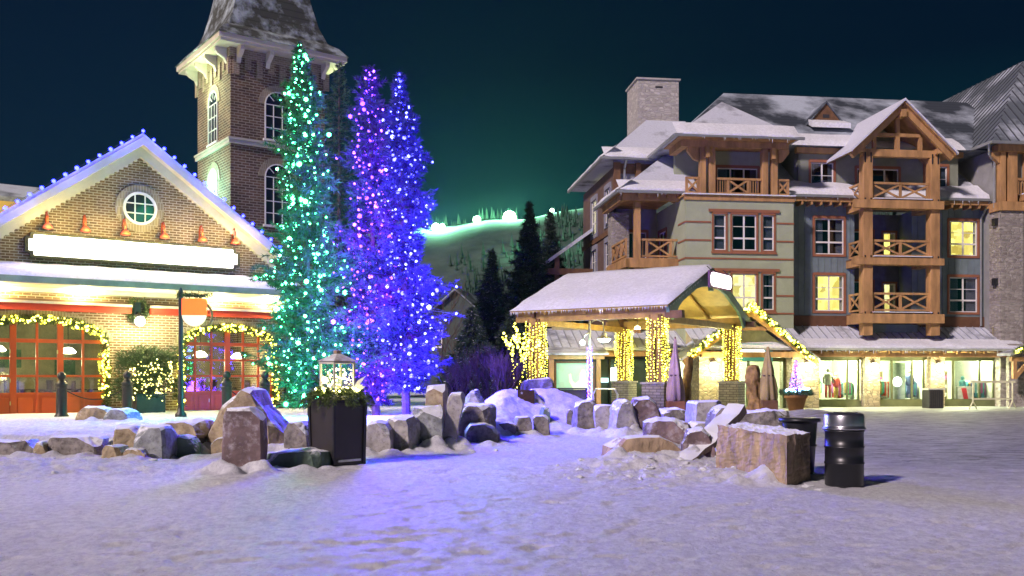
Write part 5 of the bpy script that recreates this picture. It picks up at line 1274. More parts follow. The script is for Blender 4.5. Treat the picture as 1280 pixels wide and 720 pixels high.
string_lights('pale blue string lights round the rim of the terracotta pot', None, [(b[0] + math.cos(k * .7) * (.3 + .3 * rs.rand()), b[1] - .1 - .4 * rs.rand(), b[2] + .92 + .14 * rs.rand()) for k in range(40)], .04, [EM('ice_bulb', (.35, .75, 1), 9)])
conifer('tiny conifer in the terracotta pot', (b[0], b[1], b[2] + .76), 1.55, [(0, .34), (.5, .2), (1, .02)], 60, needle_b, 77, bl=.07, bw=.02, z0=.05, tr=.03, twn=5)
string_lights('purple string lights on the tiny conifer in the terracotta pot', None, [(b[0] + math.cos(k * 2.4) * .34 * (1 - k / 75), b[1] - abs(math.sin(k * 2.4)) * .34 * (1 - k / 75), b[2] + .95 + 1.35 * k / 70) for k in range(70)], .032, VIO)
# ================================================================== timber pavilion
PO = (6.07, 40.0); PA = math.atan2(.841, .540)        # local x = across (W), local y = back-left (L)
Wd = (.540, .841); Ld = (-.841, .540)
def PW(s, l, z=0): return (PO[0] + Wd[0] * s + Ld[0] * l, PO[1] + Wd[1] * s + Ld[1] * l, z)
P = thing('timber_pavilion', 'open timber pavilion with snow covered gable roof on four light wrapped posts', 'pavilion', (PO[0], PO[1], 0), PA)
S0, S1, SC, L0, L1 = -.46, 9.55, 4.5, -.65, 7.0
ZE, ZR = 4.42, 6.40
m = MB(); m.slab([(S0, L0, ZE), (SC, L0, ZR), (SC, L1, ZR), (S0, L1, ZE)], .08); m.slab([(SC, L0, ZR + .001), (S1, L0, ZE - .06), (S1, L1, ZE - .06), (SC, L1, ZR + .001)], .08); rf = m.build('roof', wicker, P)
sn = MB(); vv = []; nx_, ny_ = 24, 40
for i in range(ny_ + 1):
    l = L0 - .03 + (L1 - L0 + .06) * i / ny_
    for j in range(nx_ + 1):
        q = j / nx_; s_ = S0 - .06 + (S1 - S0 + .12) * q
        zb = ZE + (ZR - ZE) * (s_ - S0) / (SC - S0) if s_ < SC else ZR - (ZR - ZE + .06) * (s_ - SC) / (S1 - SC)
        ed = min(j, nx_ - j, 2) / 2; ed2 = min(i, ny_ - i, 1)
        th = .03 + .17 * (ed * ed2) ** .7; vv.append((s_, l, zb + th + .03 * noise.noise((s_, l, 2)) * ed * ed2))
nb_ = len(vv); sn.add(vv, [(i * (nx_ + 1) + j, i * (nx_ + 1) + j + 1, (i + 1) * (nx_ + 1) + j + 1, (i + 1) * (nx_ + 1) + j) for i in range(ny_) for j in range(nx_)])
sn.build('snow_cover', snow_clean, rf, True)
rg = random.Random(12); m = MB()
for k in range(120):
    l = rg.uniform(L0, L1); h = rg.uniform(.04, .22) * (1.3 if rg.random() < .2 else .7); m.lathe([(.002, -h), (.016, 0)], (S0 - .03, l, ZE - .05), 5)
for k in range(40):
    s_ = rg.uniform(S0, SC); h = rg.uniform(.03, .12); m.lathe([(.002, -h), (.014, 0)], (s_, L0 - .02, ZE + (ZR - ZE) * (s_ - S0) / (SC - S0) - .1), 5)
m.build('icicle_row', M('ice', (.75, .8, .88), .15), rf)
# posts: stone base, clustered timber, strings
PST = [(0, 0, 'nearest front'), (0, 5.9, 'back left'), (8.9, 0, 'front right'), (8.9, 5.9, 'back right')]
for s_, l_, nm in PST:
    b_ = MB().box(s_ - .50, s_ + .50, l_ - .50, l_ + .50, -.25, 1.16).build('stone_base', BRICK('pavilion_stone', (.38, .35, .29), (.26, .24, .2), (.14, .13, .11), .34, .12, .018) if 'pavilion_stone' not in MATS else MATS['pavilion_stone'], P)
    MB().box(s_ - .55, s_ + .55, l_ - .55, l_ + .55, 1.163, 1.25).build('cap_stone', rock_pale, b_)
    m = MB()
    for a, c_ in ((-.17, -.17), (.17, -.17), (-.17, .17), (.17, .17)): m.box(s_ + a - .11, s_ + a + .11, l_ + c_ - .11, l_ + c_ + .11, 1.25, 4.05)
    m.build('post', timber_d, P)
    rg = random.Random(int(s_ * 7 + l_)); pts = []; seg = []
    for q in range(16):
        t_ = q / 16 * 4; k_ = int(t_); f_ = t_ - k_; r_ = .34
        cx, cy_ = ((-r_ + 2 * r_ * f_, -r_), (r_, -r_ + 2 * r_ * f_), (r_ - 2 * r_ * f_, r_), (-r_, r_ - 2 * r_ * f_))[k_]
        col = []; z = 1.28 + rg.random() * .1
        while z < 3.95:
            col.append(PW(s_ + cx + .02 * math.sin(z * 3 + q * 2) + rg.uniform(-.025, .025), l_ + cy_ + .02 * math.cos(z * 2.3 + q) + rg.uniform(-.025, .025), z)); z += rg.uniform(.07, .15)
        pts += col; seg.append(col)
    string_lights('warm yellow string lights hanging down the %s post of the pavilion' % nm, 'string lights hanging on the pavilion posts', pts, .020, WRM, seg, seed=int(s_ + l_ * 3))
# beams, arch truss, purlins
m = MB()
for s_ in (0, 8.9): m.box(s_ - .17, s_ + .17, L0 + .1, L1 - .1, 3.93, 4.36)
for l_ in (0, 5.9): m.box(-.35, 9.3, l_ - .16, l_ + .16, 3.78, 4.048)
for k in range(3):
    for sgn in (0, 1):
        l = L0 + 1.9 + k * 2.0
        a = (S0 + .05, l, ZE - .16) if sgn == 0 else (S1 - .05, l, ZE - .22); m.beam(a, (SC, l, ZR - .16), .09, .14)
m.build('beam', M('honey_timber', (.36, .22, .06), .6, var=.25, vs=3), P)
for l in (L0 + .05, 5.9):
    m = MB(); n = 18; pv = None
    for s0, z0_, s1, z1_ in ((S0 + .1, ZE - .18, SC, ZR - .16), (S1 - .1, ZE - .24, SC, ZR - .16)): m.beam((s0, l, z0_), (s1, l, z1_), .14, .30)
    for k in range(n + 1):
        a = math.pi * (.12 + .76 * k / n); q = (SC - 4.45 * math.cos(a) / math.cos(math.pi * .12), l, 3.95 + 1.75 * (math.sin(a) - math.sin(math.pi * .12)) / (1 - math.sin(math.pi * .12)))
        if pv: m.beam(pv, q, .12, .34)
        pv = q
    m.box(SC - .13, SC + .13, l - .08, l + .08, 5.35, 6.2)
    m.build('arch_truss', teal_p if l < 1 else timber_d, P)
m = MB(); m.beam((S0 + .3, L0 + .2, ZE - .38), (S0 + .3, L0 - .55, ZE - .38), .3, .3); m.beam((S1 - .4, L0 + .2, ZE - .38), (S1 - .4, L0 - .45, ZE - .38), .28, .28); m.build('beam_end', timber_d, P)
lamp('pavilion_light', PW(4.4, 3.0, 3.6), 330, (1, .80, .25), .3)
t = thing('pendant_lamp', 'small lamp hanging in the middle of the pavilion roof', 'lamp', PW(4.4, 3.0, 3.75)); MB().tube([(0, 0, 0), (0, 0, 2.3)], .01, 4).build('cord', black_m, t); MB().lathe([(.16, -.03), (.12, .08), (.03, .12)], (0, 0, 0), 12).build('shade', EM('pavilion_lamp_glow', (1, .85, .4), 6), t, True)
t = thing('pavilion_sign', 'glowing white sign with rounded ends hung at the pavilion gable peak', 'sign', PW(SC, L0 - .45, 5.75), PA)
MB().box(-1.35, 1.35, .02, .12, -.34, .40).build('board', M('purple_frame', (.10, .03, .10), .5), t)
MB().prism([(sx * 1.02 + .25 * math.cos(a), .03 + .30 * math.sin(a)) for sx, rng in ((1, np.linspace(-1.57, 1.57, 10)), (-1, np.linspace(1.57, 4.71, 10))) for a in rng], -.02, .017).build('sign_face', EM('sign_face_glow', (1, .94, .86), 4), t)
MB().tube([(-1, .07, .4), (-1, .3, .62)], .02, 5).tube([(1, .07, .4), (1, .3, .62)], .02, 5).build('hanger', black_m, t)
# closed parasols and carved trunks under/near the pavilion
def parasol(px, Y, h, label, col, box_m, seed):
    x, y_, _ = at(px, Y); z = gz(x, y_) ; t = thing('closed_parasol', label, 'parasol', (x, y_, z), 0, 'closed parasols at the pavilion'); rg = random.Random(seed)
    m = MB(); n = 36; prof = [(.27, .45), (.31, .6), (.30, 1.0), (.26, 1.4), (.22, 1.55), (.23, 1.65), (.17, 2.0), (.10, 2.35), (.06, 2.65), (.04, max(h, 2.75))]
    vv = [(r * (1 + .22 * math.cos(7 * a + z_ * 1.3) + .14 * math.cos(3 * a - z_ * 2 + seed)) * math.cos(a), r * (1 + .22 * math.cos(7 * a + z_ * 1.3) + .14 * math.cos(3 * a - z_ * 2 + seed)) * math.sin(a), z_) for r, z_ in prof for a in [2 * math.pi * j / n for j in range(n)]]
    m.add(vv, [(i * n + j, i * n + (j + 1) % n, (i + 1) * n + (j + 1) % n, (i + 1) * n + j) for i in range(len(prof) - 1) for j in range(n)] + [tuple(range(n - 1, -1, -1)), tuple(range((len(prof) - 1) * n, len(prof) * n))])
    m.build('canopy', col, t, True); MB().tube([(0, 0, 0), (0, 0, h + .08)], .03, 8).build('pole', timber_d, t); MB().lathe([(.235, 1.50), (.235, 1.56)], (0, 0, 0), 14).build('tie', bark, t)
    MB().box(-.34, .34, -.34, .34, 0, .5).build('base_box', box_m, t, bevel=.02)
parasol(844, 38.5, 3.0, 'closed lavender parasol in a box beside the nearest pavilion post', M('lavender_canvas', (.42, .30, .33), .85, var=.2), M('rust_box', (.3, .13, .06), .8), 1)
parasol(960, 40.5, 2.4, 'closed tan parasol in a barrel at the shop entrance', M('tan_canvas', (.35, .27, .13), .85, var=.2), timber_d, 2)
def carved(px, Y, h, w, label, seed):
    x, y_, _ = at(px, Y); z = gz(x, y_); t = thing('carved_trunk', label, 'wood carving', (x, y_, z)); m = MB(); n = 30; vv = []; K = 40
    for i in range(K + 1):
        f_ = i / K; zz = h * f_; r = w * (.9 + .25 * math.sin(f_ * 9 + seed) * .5) * (1 - .35 * f_) * (1 if i < K else .4)
        for j in range(n):
            a = 2 * math.pi * j / n; q = r * (1 + .75 * noise.noise((math.cos(a) * 1.6 + seed, math.sin(a) * 1.6, zz * 2.3)) + .2 * noise.noise((math.cos(a) * 5, math.sin(a) * 5 + seed, zz * 7))); vv.append((q * math.cos(a) + .06 * math.sin(zz * 2 + seed), q * math.sin(a), zz))
    m.add(vv, [(i * n + j, i * n + (j + 1) % n, (i + 1) * n + (j + 1) % n, (i + 1) * n + j) for i in range(K) for j in range(n)] + [tuple(range(n - 1, -1, -1)), tuple(range(K * n, K * n + n))])
    m.build('trunk', M('weathered_wood', (.26, .16, .06), .8, var=.4, vs=4, bmp=.6, bs=8), t, True)
carved(860, 39.5, 2.35, .22, 'slim carved wooden trunk right of the closed lavender parasol', 3); carved(943, 41.0, 2.0, .36, 'stout carved wooden trunk before the shop entrance door', 8)
# ------------------------------------------------------------------ small green shop and lamp post left of the hotel
G = thing('green_shop', 'low shop with green lit window and timber frame behind the pavilion posts', 'shop', (2.05, 48.5, 0), R_(3))
MB().box(0, 2.35, .1, 2.0, -.2, 2.75).build('wall', M('dark_olive_wall', (.10, .10, .05), .7), G)
MB().box(-.3, 2.6, -.3, -.05, 2.35, 2.6).box(-.2, .05, -.25, .0, -.2, 2.35).box(2.2, 2.42, -.25, 0, -.2, 2.35).build('timber_frame', timber, G)
MB().slab([(-.5, -.5, 2.64), (2.8, -.5, 2.64), (2.8, 1.6, 3.0), (-.5, 1.6, 3.0)], .08).build('roof', metal_r, G)
wgl = MB().box(.2, 2.05, .04, .09, .2, 2.15).build('window', ROOM('green_room', (.05, .35, .20), (.03, .24, .14), .8), G)
MB().box(.1, .2, -.0, .12, .1, 2.25).box(2.05, 2.15, 0, .12, .1, 2.25).box(.2, 2.05, 0, .12, 2.15, 2.25).build('frame', timber_d, wgl)
m = MB(); ccx = 1.45    # bear shaped cut-out glued to the pane
m.prism([(ccx - .30, .55), (ccx + .38, .55), (ccx + .34, 1.0), (ccx + .24, 1.45), (ccx + .22, 1.72), (ccx + .12, 1.86), (ccx + .02, 1.78), (ccx - .06, 1.6), (ccx - .08, 1.3), (ccx - .3, 1.12), (ccx - .46, 1.3), (ccx - .52, 1.62), (ccx - .62, 1.58), (ccx - .58, 1.2), (ccx - .42, .92)], .02, .036)
m.build('bear_cutout', EM('cream_cutout', (.75, .75, .35), .55), wgl)
lamp('green_shop_light', (3.6, 47.4, 2.2), 25, (.5, 1, .7), .2)
E2 = thing('lit_entrance', 'bright glazed entrance with white panels right of the green shop window', 'entrance', (4.75, 52.0, -.2), R_(5))
MB().box(-.1, 2.6, .25, .35, 0, 2.8).build('back_wall', M('dark_teal_wall', (.05, .09, .10), .6), E2)
MB().box(.62, 1.16, .05, .15, 1.40, 2.15).build('light_panel', EM('panel_glow', (.85, 1, .8), 2.4), E2); MB().box(.74, 1.2, .02, .12, .55, 1.3).build('light_panel', EM('panel_glow', (.85, 1, .8), 2.4), E2)
MB().box(-.05, .5, .08, .16, 1.35, 1.6).build('small_panel', EM('small_panel_glow', (.6, 1, .95), .8), E2)
MB().box(-.15, -.05, 0, .24, 0, 2.8).box(.52, .60, 0, .24, 0, 2.8).box(1.3, 1.4, 0, .24, 0, 2.8).box(-.15, 2.6, 0, .24, 2.6, 2.8).build('frame', black_m, E2)
# low table and grill
b = at(716, 47, -.1); t = thing('patio_table', 'small dark square table before the green lit window', 'table', b); MB().box(-.75, .75, -.4, .4, .95, 1.02).build('tabletop', black_m, t)
for sx in (-.68, .68):
    for sy in (-.34, .34): MB().box(sx - .04, sx + .04, sy - .04, sy + .04, 0, .95).build('leg', black_m, t)
MB().box(-.66, .66, -.32, .32, .1, .93).build('cabinet', M('dark_grey_box', (.03, .03, .03), .6), t)
b = at(757, 47, -.15); t = thing('bicycle_rack', 'pale curved metal rack beside the violet lit lamp post', 'rack', b)
for k in range(2): MB().tube([(-.55, k * .4, 0), (-.6, k * .4, .75), (-.45, k * .4, 1.02), (.45, k * .4, 1.02), (.6, k * .4, .75), (.55, k * .4, 0)], .035, 7).build('hoop', M('pale_metal', (.6, .6, .58), .3, .7), t)
# lamp post with gooseneck and violet lights
b = at(737, 46.0, 0); t = thing('street_lamp', 'curved lamp post wrapped in violet lights before the green shop', 'street lamp', (b[0], b[1], -.1))
MB().tube([(0, 0, 0), (0, 0, 4.4)], .06, 8).tube([(0, 0, 4.15), (.35, 0, 4.3), (.62, 0, 4.2), (.7, 0, 3.75)], .03, 6).tube([(0, 0, 3.7), (-.25, -.2, 3.55), (-.35, -.2, 3.35)], .03, 6).lathe([(.14, 0), (.1, .3), (.06, .35)], (0, 0, 0), 10).build('pole', gutter, t)
MB().lathe([(.05, .3), (.12, .26), (.16, .1), (.36, 0), (.34, -.02), (.05, -.0)], (.7, 0, 3.4), 16).build('lamp_shade', gutter, t)
MB().lathe([(.30, 0), (.22, -.12), (.05, -.16)], (.7, 0, 3.37), 16).build('lens', EM('street_lamp_glow', (.75, 1, .72), 16), t, True)
MB().ball((-.35, -.2, 3.2), .12, 10).build('side_lens', EM('street_lamp_glow', (.75, 1, .72), 16), t, True)
lamp('street_lamp_light', (b[0] + .7, b[1] - .1, 2.9), 80, (.72, 1, .72), .15)
string_lights('violet string lights wound round the curved lamp post', None, [(b[0] + .10 * math.cos(k * 1.9), b[1] + .10 * math.sin(k * 1.9), .05 + k * .019) for k in range(150)], .024, VIO + BLU[1:], seed=6)
# yellow lit small bare tree and bare shrubs
def bare_tree(label, base, h, seed, depth=5, spread=.5, r=.05, lights=None, name='bare_tree', cat='tree', nst=1, mat=None, group=None, sl=None, rb=.035):
    rg = random.Random(seed); t = thing(name, label, cat, base, 0, group); m = MB(); tips = []; segs = []
    def grow(p, d, l, r, k):
        n = 3; pts = [p]
        for i in range(n):
            d = (d + Vector((rg.gauss(0, .14), rg.gauss(0, .14), .06))).normalized(); p = p + d * l / n; pts.append(p)
        m.tube(pts, r, 5 if k > 2 else 3, 0, r * .7); segs.append(pts)
        if k == 0: return
        for i in range(rg.choice((2, 3))):
            a = rg.uniform(0, 6.28); q = Vector((math.cos(a), math.sin(a), 0)); nd = (d * 1.0 + q * spread * rg.uniform(.6, 1.3) + Vector((0, 0, .15))).normalized()
            grow(pts[rg.choice((2, 3, 3))], nd, l * rg.uniform(.6, .85), r * .62, k - 1)
    for i in range(nst):
        a = rg.uniform(0, 6.28); o_ = Vector((math.cos(a), math.sin(a), 0)) * (0 if nst == 1 else rg.uniform(0, nst * .03))
        grow(o_ - Vector((0, 0, .1)), (Vector((o_.x * .5 + rg.gauss(0, .12), o_.y * .5, 1))).normalized(), h * .34, r, depth)
    m.build('branch' if nst > 1 else 'trunk', mat or bark, t)
    if lights:
        pts = []
        for sg_ in segs[:lights]:
            for a, b_ in zip(sg_, sg_[1:]):
                n = max(1, int((b_ - a).length / .11))
                for k in range(n): pts.append(Vector(base) + a + (b_ - a) * (k / n) + Vector((rg.uniform(-.05, .05), -.05, rg.uniform(-.03, .03))))
        string_lights(sl, None, pts, rb, WRM, [[tuple(Vector(base) + p) for p in s_] for s_ in segs[:lights]], seed=seed)
    return t
b = at(640, 37, .2); bare_tree('small bare tree wrapped in yellow lights left of the pavilion', b, 3.3, 4, 4, .55, .06, 34, sl='warm yellow string lights on the small bare tree beside the pavilion')
for px, Y, h, sd, lb in ((567, 70, 8.8, 5, 'tall bare tree before the dark house right of the blue lit spruce'), (552, 66, 6.5, 9, 'shorter bare tree close to the blue lit spruce'), (583, 74, 5.8, 12, 'bare tree standing over the dark house roof')):
    bare_tree(lb, at(px, Y, 0), h, sd, 5, .4, .09, group='bare trees before the ski hill')
rg = random.Random(77)
for k, (px, Y, h, lb) in enumerate(((575, 31, 2.0, 'leftmost bare brown shrub behind the leaning stone slabs'), (596, 32, 2.3, 'bare brown shrub behind the two leaning slabs, left of the middle one'), (616, 31.5, 2.2, 'middle bare brown shrub at the snow mound'), (632, 29.5, 1.5, 'low bare shrub with arching twigs on the snow mound'), (648, 33, 1.9, 'rightmost bare shrub below the small yellow lit tree'))):
    b = at(px, Y); bare_tree(lb, (b[0], b[1], gz(b[0], b[1]) - .05), h, 30 + k, 4, .5, .022, name='bare_shrub', cat='shrub', nst=11, mat=twig_m, group='bare shrubs behind the stones')
# dark gabled house far left of the hill
t = thing('dark_house', 'dark gabled house with faint window below the ski hill', 'house', (-5.6, 88, 0), R_(-14))
MB().box(-3, 4, 0, 6, 0, 6.2).prism([(-3, 6.2), (4, 6.2), (4, 6.3), (.5, 9.2), (-3, 6.3)], 0, 6).build('wall', M('house_grey', (.045, .06, .055), .8), t)
r_ = MB().slab([(.5, -.5, 9.5), (4.6, -.5, 6.0), (4.6, 6.5, 6.0), (.5, 6.5, 9.5)], .15).slab([(.5, -.5, 9.501), (-3.6, -.5, 6.0), (-3.6, 6.5, 6.0), (.5, 6.5, 9.501)], .15).build('roof', shingle, t)
for (u, z) in ((-1.4, 4.2), (1.8, 4.2), (1.6, 1.6)): window(t, u - .5, u + .5, z, z + 1.4, -.02, 1, 2, room_d, tw=.12, curt=0, trim=white_p)
# ================================================================== rocks
SHAPES = {
 'block': [(0, 0), (1, 0), (.99, .45), (.97, .92), (.9, 1), (.1, .98), (.02, .86), (.01, .4)],
 'round': [(0, 0), (1, 0), (1.0, .35), (.93, .66), (.78, .9), (.52, 1), (.26, .92), (.08, .66), (0, .32)],
 'slab': [(0, 0), (1, 0), (1.0, .55), (.98, .88), (.86, .99), (.5, 1), (.18, .96), (.02, .8), (.0, .4)],
 'peak': [(0, 0), (1, 0), (1.0, .22), (.86, .46), (.72, .72), (.62, .97), (.52, 1), (.42, .88), (.24, .70), (.10, .42), (.02, .2)],
 'wedge': [(0, 0), (1, 0), (.94, .5), (.8, .84), (.6, 1), (.2, .96), (.04, .62)],
 'flat': [(0, .1), (.2, 0), (.9, 0), (1, .3), (.97, .8), (.7, 1), (.3, .97), (.03, .75)],
 'lean': [(0, 0), (.6, 0), (.78, .4), (1.0, .9), (.93, 1), (.5, .98), (.38, .9), (.22, .5)],
 'trap': [(.08, 0), (.85, 0), (1, .5), (1, .96), (.6, 1), (0, .97), (0, .5)],
}
def rock(label, px0, px1, yt, yb, Y, depth, shape, mat, seed, rot=0, group='stones edging the snowy beds', amp=.05, sink=.18, cuts=3, name='boulder', tilt=0, chis=5):
    if rot == 0: rot = (seed * 37 % 25) - 12
    if name != 'boulder': chis = 2
    w = (px1 - px0) * Y / 1200; h = (yb - yt) * Y / 1200; z0 = zy(yb, Y); rg = random.Random(seed)
    cx, cy = ((px0 + px1) / 2 - 640) / 1200 * Y, Y + depth / 2 * (1 if rot == 0 else 1)
    o_ = SHAPES[shape]; bm = bmesh.new(); rings = []
    for (yy, sc) in ((-.5, .90), (-.36, 1.0), (.3, 1.0), (.5, .84)):
        rings.append([bm.verts.new((((p[0] - .5) * sc + rg.uniform(-.02, .02)) * w, yy * depth + rg.uniform(-.03, .03) * depth, (p[1] * (1 if p[1] < .3 else (.5 + sc * .5)) + rg.uniform(-.015, .015) * (p[1] > .1)) * h - (sink if p[1] < .15 else 0))) for p in o_])
    n = len(o_)
    for a, b in zip(rings, rings[1:]):
        for i in range(n): bm.faces.new((a[i], b[i], b[(i + 1) % n], a[(i + 1) % n]))
    bm.faces.new(rings[0]); bm.faces.new(rings[-1][::-1])
    bmesh.ops.recalc_face_normals(bm, faces=bm.faces)
    for q in range(chis):           # broken corners
        d_ = Vector((rg.choice((-1, 1)) * rg.uniform(.35, 1), rg.uniform(-1, .4), rg.uniform(.05, 1))); d_.normalize()
        ext = abs(d_.x) * w / 2 + abs(d_.y) * depth / 2 + abs(d_.z) * h / 2
        r_ = bmesh.ops.bisect_plane(bm, geom=bm.verts[:] + bm.edges[:] + bm.faces[:], plane_co=Vector((0, 0, h / 2)) + d_ * ext * rg.uniform(.66, .86), plane_no=d_, clear_outer=True)
        ce = [x for x in r_['geom_cut'] if isinstance(x, bmesh.types.BMEdge)]
        if ce: bmesh.ops.holes_fill(bm, edges=ce, sides=0)
    bmesh.ops.triangulate(bm, faces=bm.faces)
    for c in range(cuts):
        big = [e for e in bm.edges if e.calc_length() > max(w, h) * .09]
        if big: bmesh.ops.subdivide_edges(bm, edges=big, cuts=1, use_grid_fill=False)
        bmesh.ops.triangulate(bm, faces=bm.faces)
    s_ = max(w, h); f = 1.6 / s_ ** .5
    for v in bm.verts:
        c = v.co; k = noise.noise((c.x * f + seed, c.y * f, c.z * f)) * 1.0 + .55 * abs(noise.noise((c.x * f * 2.6, c.y * f * 2.6 + seed, c.z * f * 2.6))) + .25 * noise.noise((c.x * f * 6, c.y * f * 6, c.z * f * 6 + seed))
        nrm = v.normal; v.co = c + nrm * k * amp * s_ * 1.5
    me = bpy.data.meshes.new(name); bm.to_mesh(me); bm.free(); me.materials.append(mat)
    o = bpy.data.objects.new(name, me); COL.objects.link(o); o.location = (cx, cy, z0); o.rotation_euler = (0, R_(tilt), R_(rot))
    return tag(o, label, 'stone' if name != 'boulder' else 'boulder', group)
K = rock
K('low dark wall stone at the far left edge of the photo', -40, 37, 550, 573, 17.6, .7, 'slab', rock_dk, 1)
K('small tan wall stone between the two dark low wall stones', 36, 53, 553, 574, 17.4, .5, 'wedge', rock_tan, 2)
K('long dark low wall stone left of the tan and grey boulders', 52, 122, 546, 572, 17.6, .7, 'slab', rock_dk, 3)
K('snow capped brown boulder beside the bollard', 90, 136, 508, 530, 25, .9, 'wedge', rock_tan, 4)
K('rounded grey boulder before the second bollard', 128, 163, 511, 530, 24.6, .8, 'round', rock_grey, 5)
K('square tan stone left of the blue grey boulder', 136, 170, 534, 566, 17.4, .8, 'block', rock_tan, 6)
K('small tan rubble stone with snow below the square tan stone', 124, 152, 556, 576, 16.6, .5, 'wedge', rock_tan, 7)
K('dark tan rubble stone at the foot of the blue grey boulder', 148, 180, 560, 576, 16.4, .4, 'wedge', rock_tan, 8)
K('blue grey boulder with white flecks right of the square tan stone', 166, 207, 533, 574, 17.0, .8, 'block', rock_grey, 9, amp=.035)
K('rounded green stone beside the blue grey boulder', 200, 242, 545, 574, 17.6, .8, 'round', rock_gn, 10)
K('flat tan capstone lying over a dark gap', 188, 256, 527, 546, 18.4, 1.0, 'flat', rock_tan, 11, sink=0.02)
K('dark stone in the shade under the flat tan capstone', 222, 258, 545, 566, 18.8, .5, 'block', rock_dk, 12)
K('big tan pointed boulder behind the standing purple slab', 254, 356, 486, 560, 18.6, 1.0, 'peak', rock_tan, 13, amp=.03)
K('small rounded tan stone at the foot of the big pointed boulder', 262, 288, 547, 560, 18.0, .4, 'round', rock_tan, 14)
K('standing purple brown slab with snow dusted face', 277, 329, 509, 594, 14.75, .28, 'block', rock_pk, 15, amp=.018, name='standing_stone', rot=-4)
K('low flat green grey slab right of the standing purple slab', 328, 404, 564, 590, 15.4, .8, 'flat', rock_gn, 16)
K('snow covered stone left of the lantern planter', 356, 390, 527, 560, 18.2, .8, 'wedge', rock_dk, 17)
K('round speckled grey boulder right of the lantern planter', 448, 488, 527, 562, 18.3, .8, 'round', rock_pale, 18, amp=.03)
K('tan grey square boulder between round boulder and teal slab', 484, 518, 522, 562, 18.9, .9, 'block', rock_pale, 19)
K('teal grey wide slab with snowy top left of the leaning slabs', 512, 552, 508, 556, 19.6, .9, 'block', rock_grey, 20, amp=.03)
K('tall standing stone with tan face and snowy head', 533, 558, 481, 552, 20.6, .45, 'block', rock_tan, 21, name='standing_stone', amp=.018)
K('tall grey stone slab leaning to the right', 549, 580, 491, 557, 20.0, .45, 'lean', rock_pale, 22, name='standing_stone', amp=.02)
K('snow topped dark block right of the leaning slab', 576, 616, 507, 545, 21.6, 1.0, 'block', rock_dk, 23)
K('sloping dark rock at the foot of the snow topped block', 578, 624, 531, 556, 20.9, .8, 'wedge', rock_dk, 24)
K('small pointed stone with snow cap behind the snow topped block', 580, 604, 488, 508, 25, .6, 'peak', rock_pale, 25)
K('low flat dark stone between the block and the small hooded stones', 614, 644, 529, 543, 23.0, .7, 'flat', rock_dk, 26)
K('left one of two small hooded stones in the blue snow', 643, 663, 521, 541, 23.2, .5, 'block', rock_dk, 27)
K('right one of two small hooded stones in the blue snow', 668, 688, 519, 540, 23.4, .5, 'block', rock_dk, 28, tilt=-5)
K('low mossy stone at the right foot of the snow mound', 676, 686, 508, 522, 25.5, .5, 'round', rock_gn, 29)
K('pinkish plaque boulder on the snow mound', 644, 684, 486, 512, 27.2, .8, 'peak', rock_pale, 30, amp=.02)
K('snowy stone behind the plaque boulder under the lit post', 652, 690, 474, 490, 30, .7, 'block', rock_dk, 31)
K('small dark stone left of the upright plum coloured stones', 709, 717, 512, 524, 25.5, .4, 'round', rock_dk, 32)
K('upright dark trapezoid stone at the left end of the plum row', 717, 744, 501, 535, 24.6, .7, 'block', rock_dk, 33)
K('blue lit smooth stone second in the plum row', 744, 768, 506, 537, 24.2, .7, 'trap', rock_pale, 34, amp=.02)
K('streaked rounded boulder third in the plum row', 765, 796, 499, 541, 23.6, .9, 'round', rock_pale, 35)
K('largest brown stone of the plum row with flat front facets', 786, 832, 497, 540, 23.8, 1.1, 'wedge', rock_pk, 36)
K('small dark stone behind the right end of the plum row', 822, 866, 511, 526, 26, .8, 'wedge', rock_dk, 37)
K('low lavender block below the stepped cut stones', 808, 866, 524, 546, 20.6, .9, 'flat', rock_pk, 38)
K('upper cut stone of the stepped pair', 865, 904, 501, 529, 21.4, .9, 'block', rock_pale, 39, amp=.015, name='cut_stone')
K('lower cut stone of the stepped pair', 864, 916, 528, 546, 20.8, .9, 'block', rock_pale, 40, amp=.015, name='cut_stone')
K('long tan boulder lying low left of the big sandstone block', 757, 862, 546, 582, 15.9, .9, 'wedge', rock_blk, 41, amp=.03, rot=6)
K('dark brown stone under the slanting slab', 855, 900, 537, 584, 15.9, .8, 'wedge', rock_pk, 42)
K('grey rounded boulder behind the big sandstone block', 892, 925, 508, 536, 17.5, .8, 'round', rock_dk, 43)
K('flat grey green slab beyond the big sandstone block', 908, 992, 516, 530, 24, 1.6, 'flat', rock_dk, 44, sink=.1)
# slanting snowy slab resting from the ground to the grey boulder
m = MB(); m.beam(at(852, 15.3, zy(583, 15.3)), at(922, 17.2, zy(511, 17.2)), .34, .14)
o = m.build('leaning_slab', rock_blk); bm = bmesh.new(); bm.from_mesh(o.data); bmesh.ops.subdivide_edges(bm, edges=bm.edges, cuts=7, use_grid_fill=True)
for v in bm.verts: v.co += Vector((noise.noise(v.co * 3), noise.noise(v.co * 3 + Vector((5, 0, 0))), noise.noise(v.co * 3 + Vector((0, 9, 0))))) * .07
bm.to_mesh(o.data); bm.free(); tag(o, 'narrow pale slab slanting up against the grey rounded boulder', 'stone', 'stones edging the snowy beds')
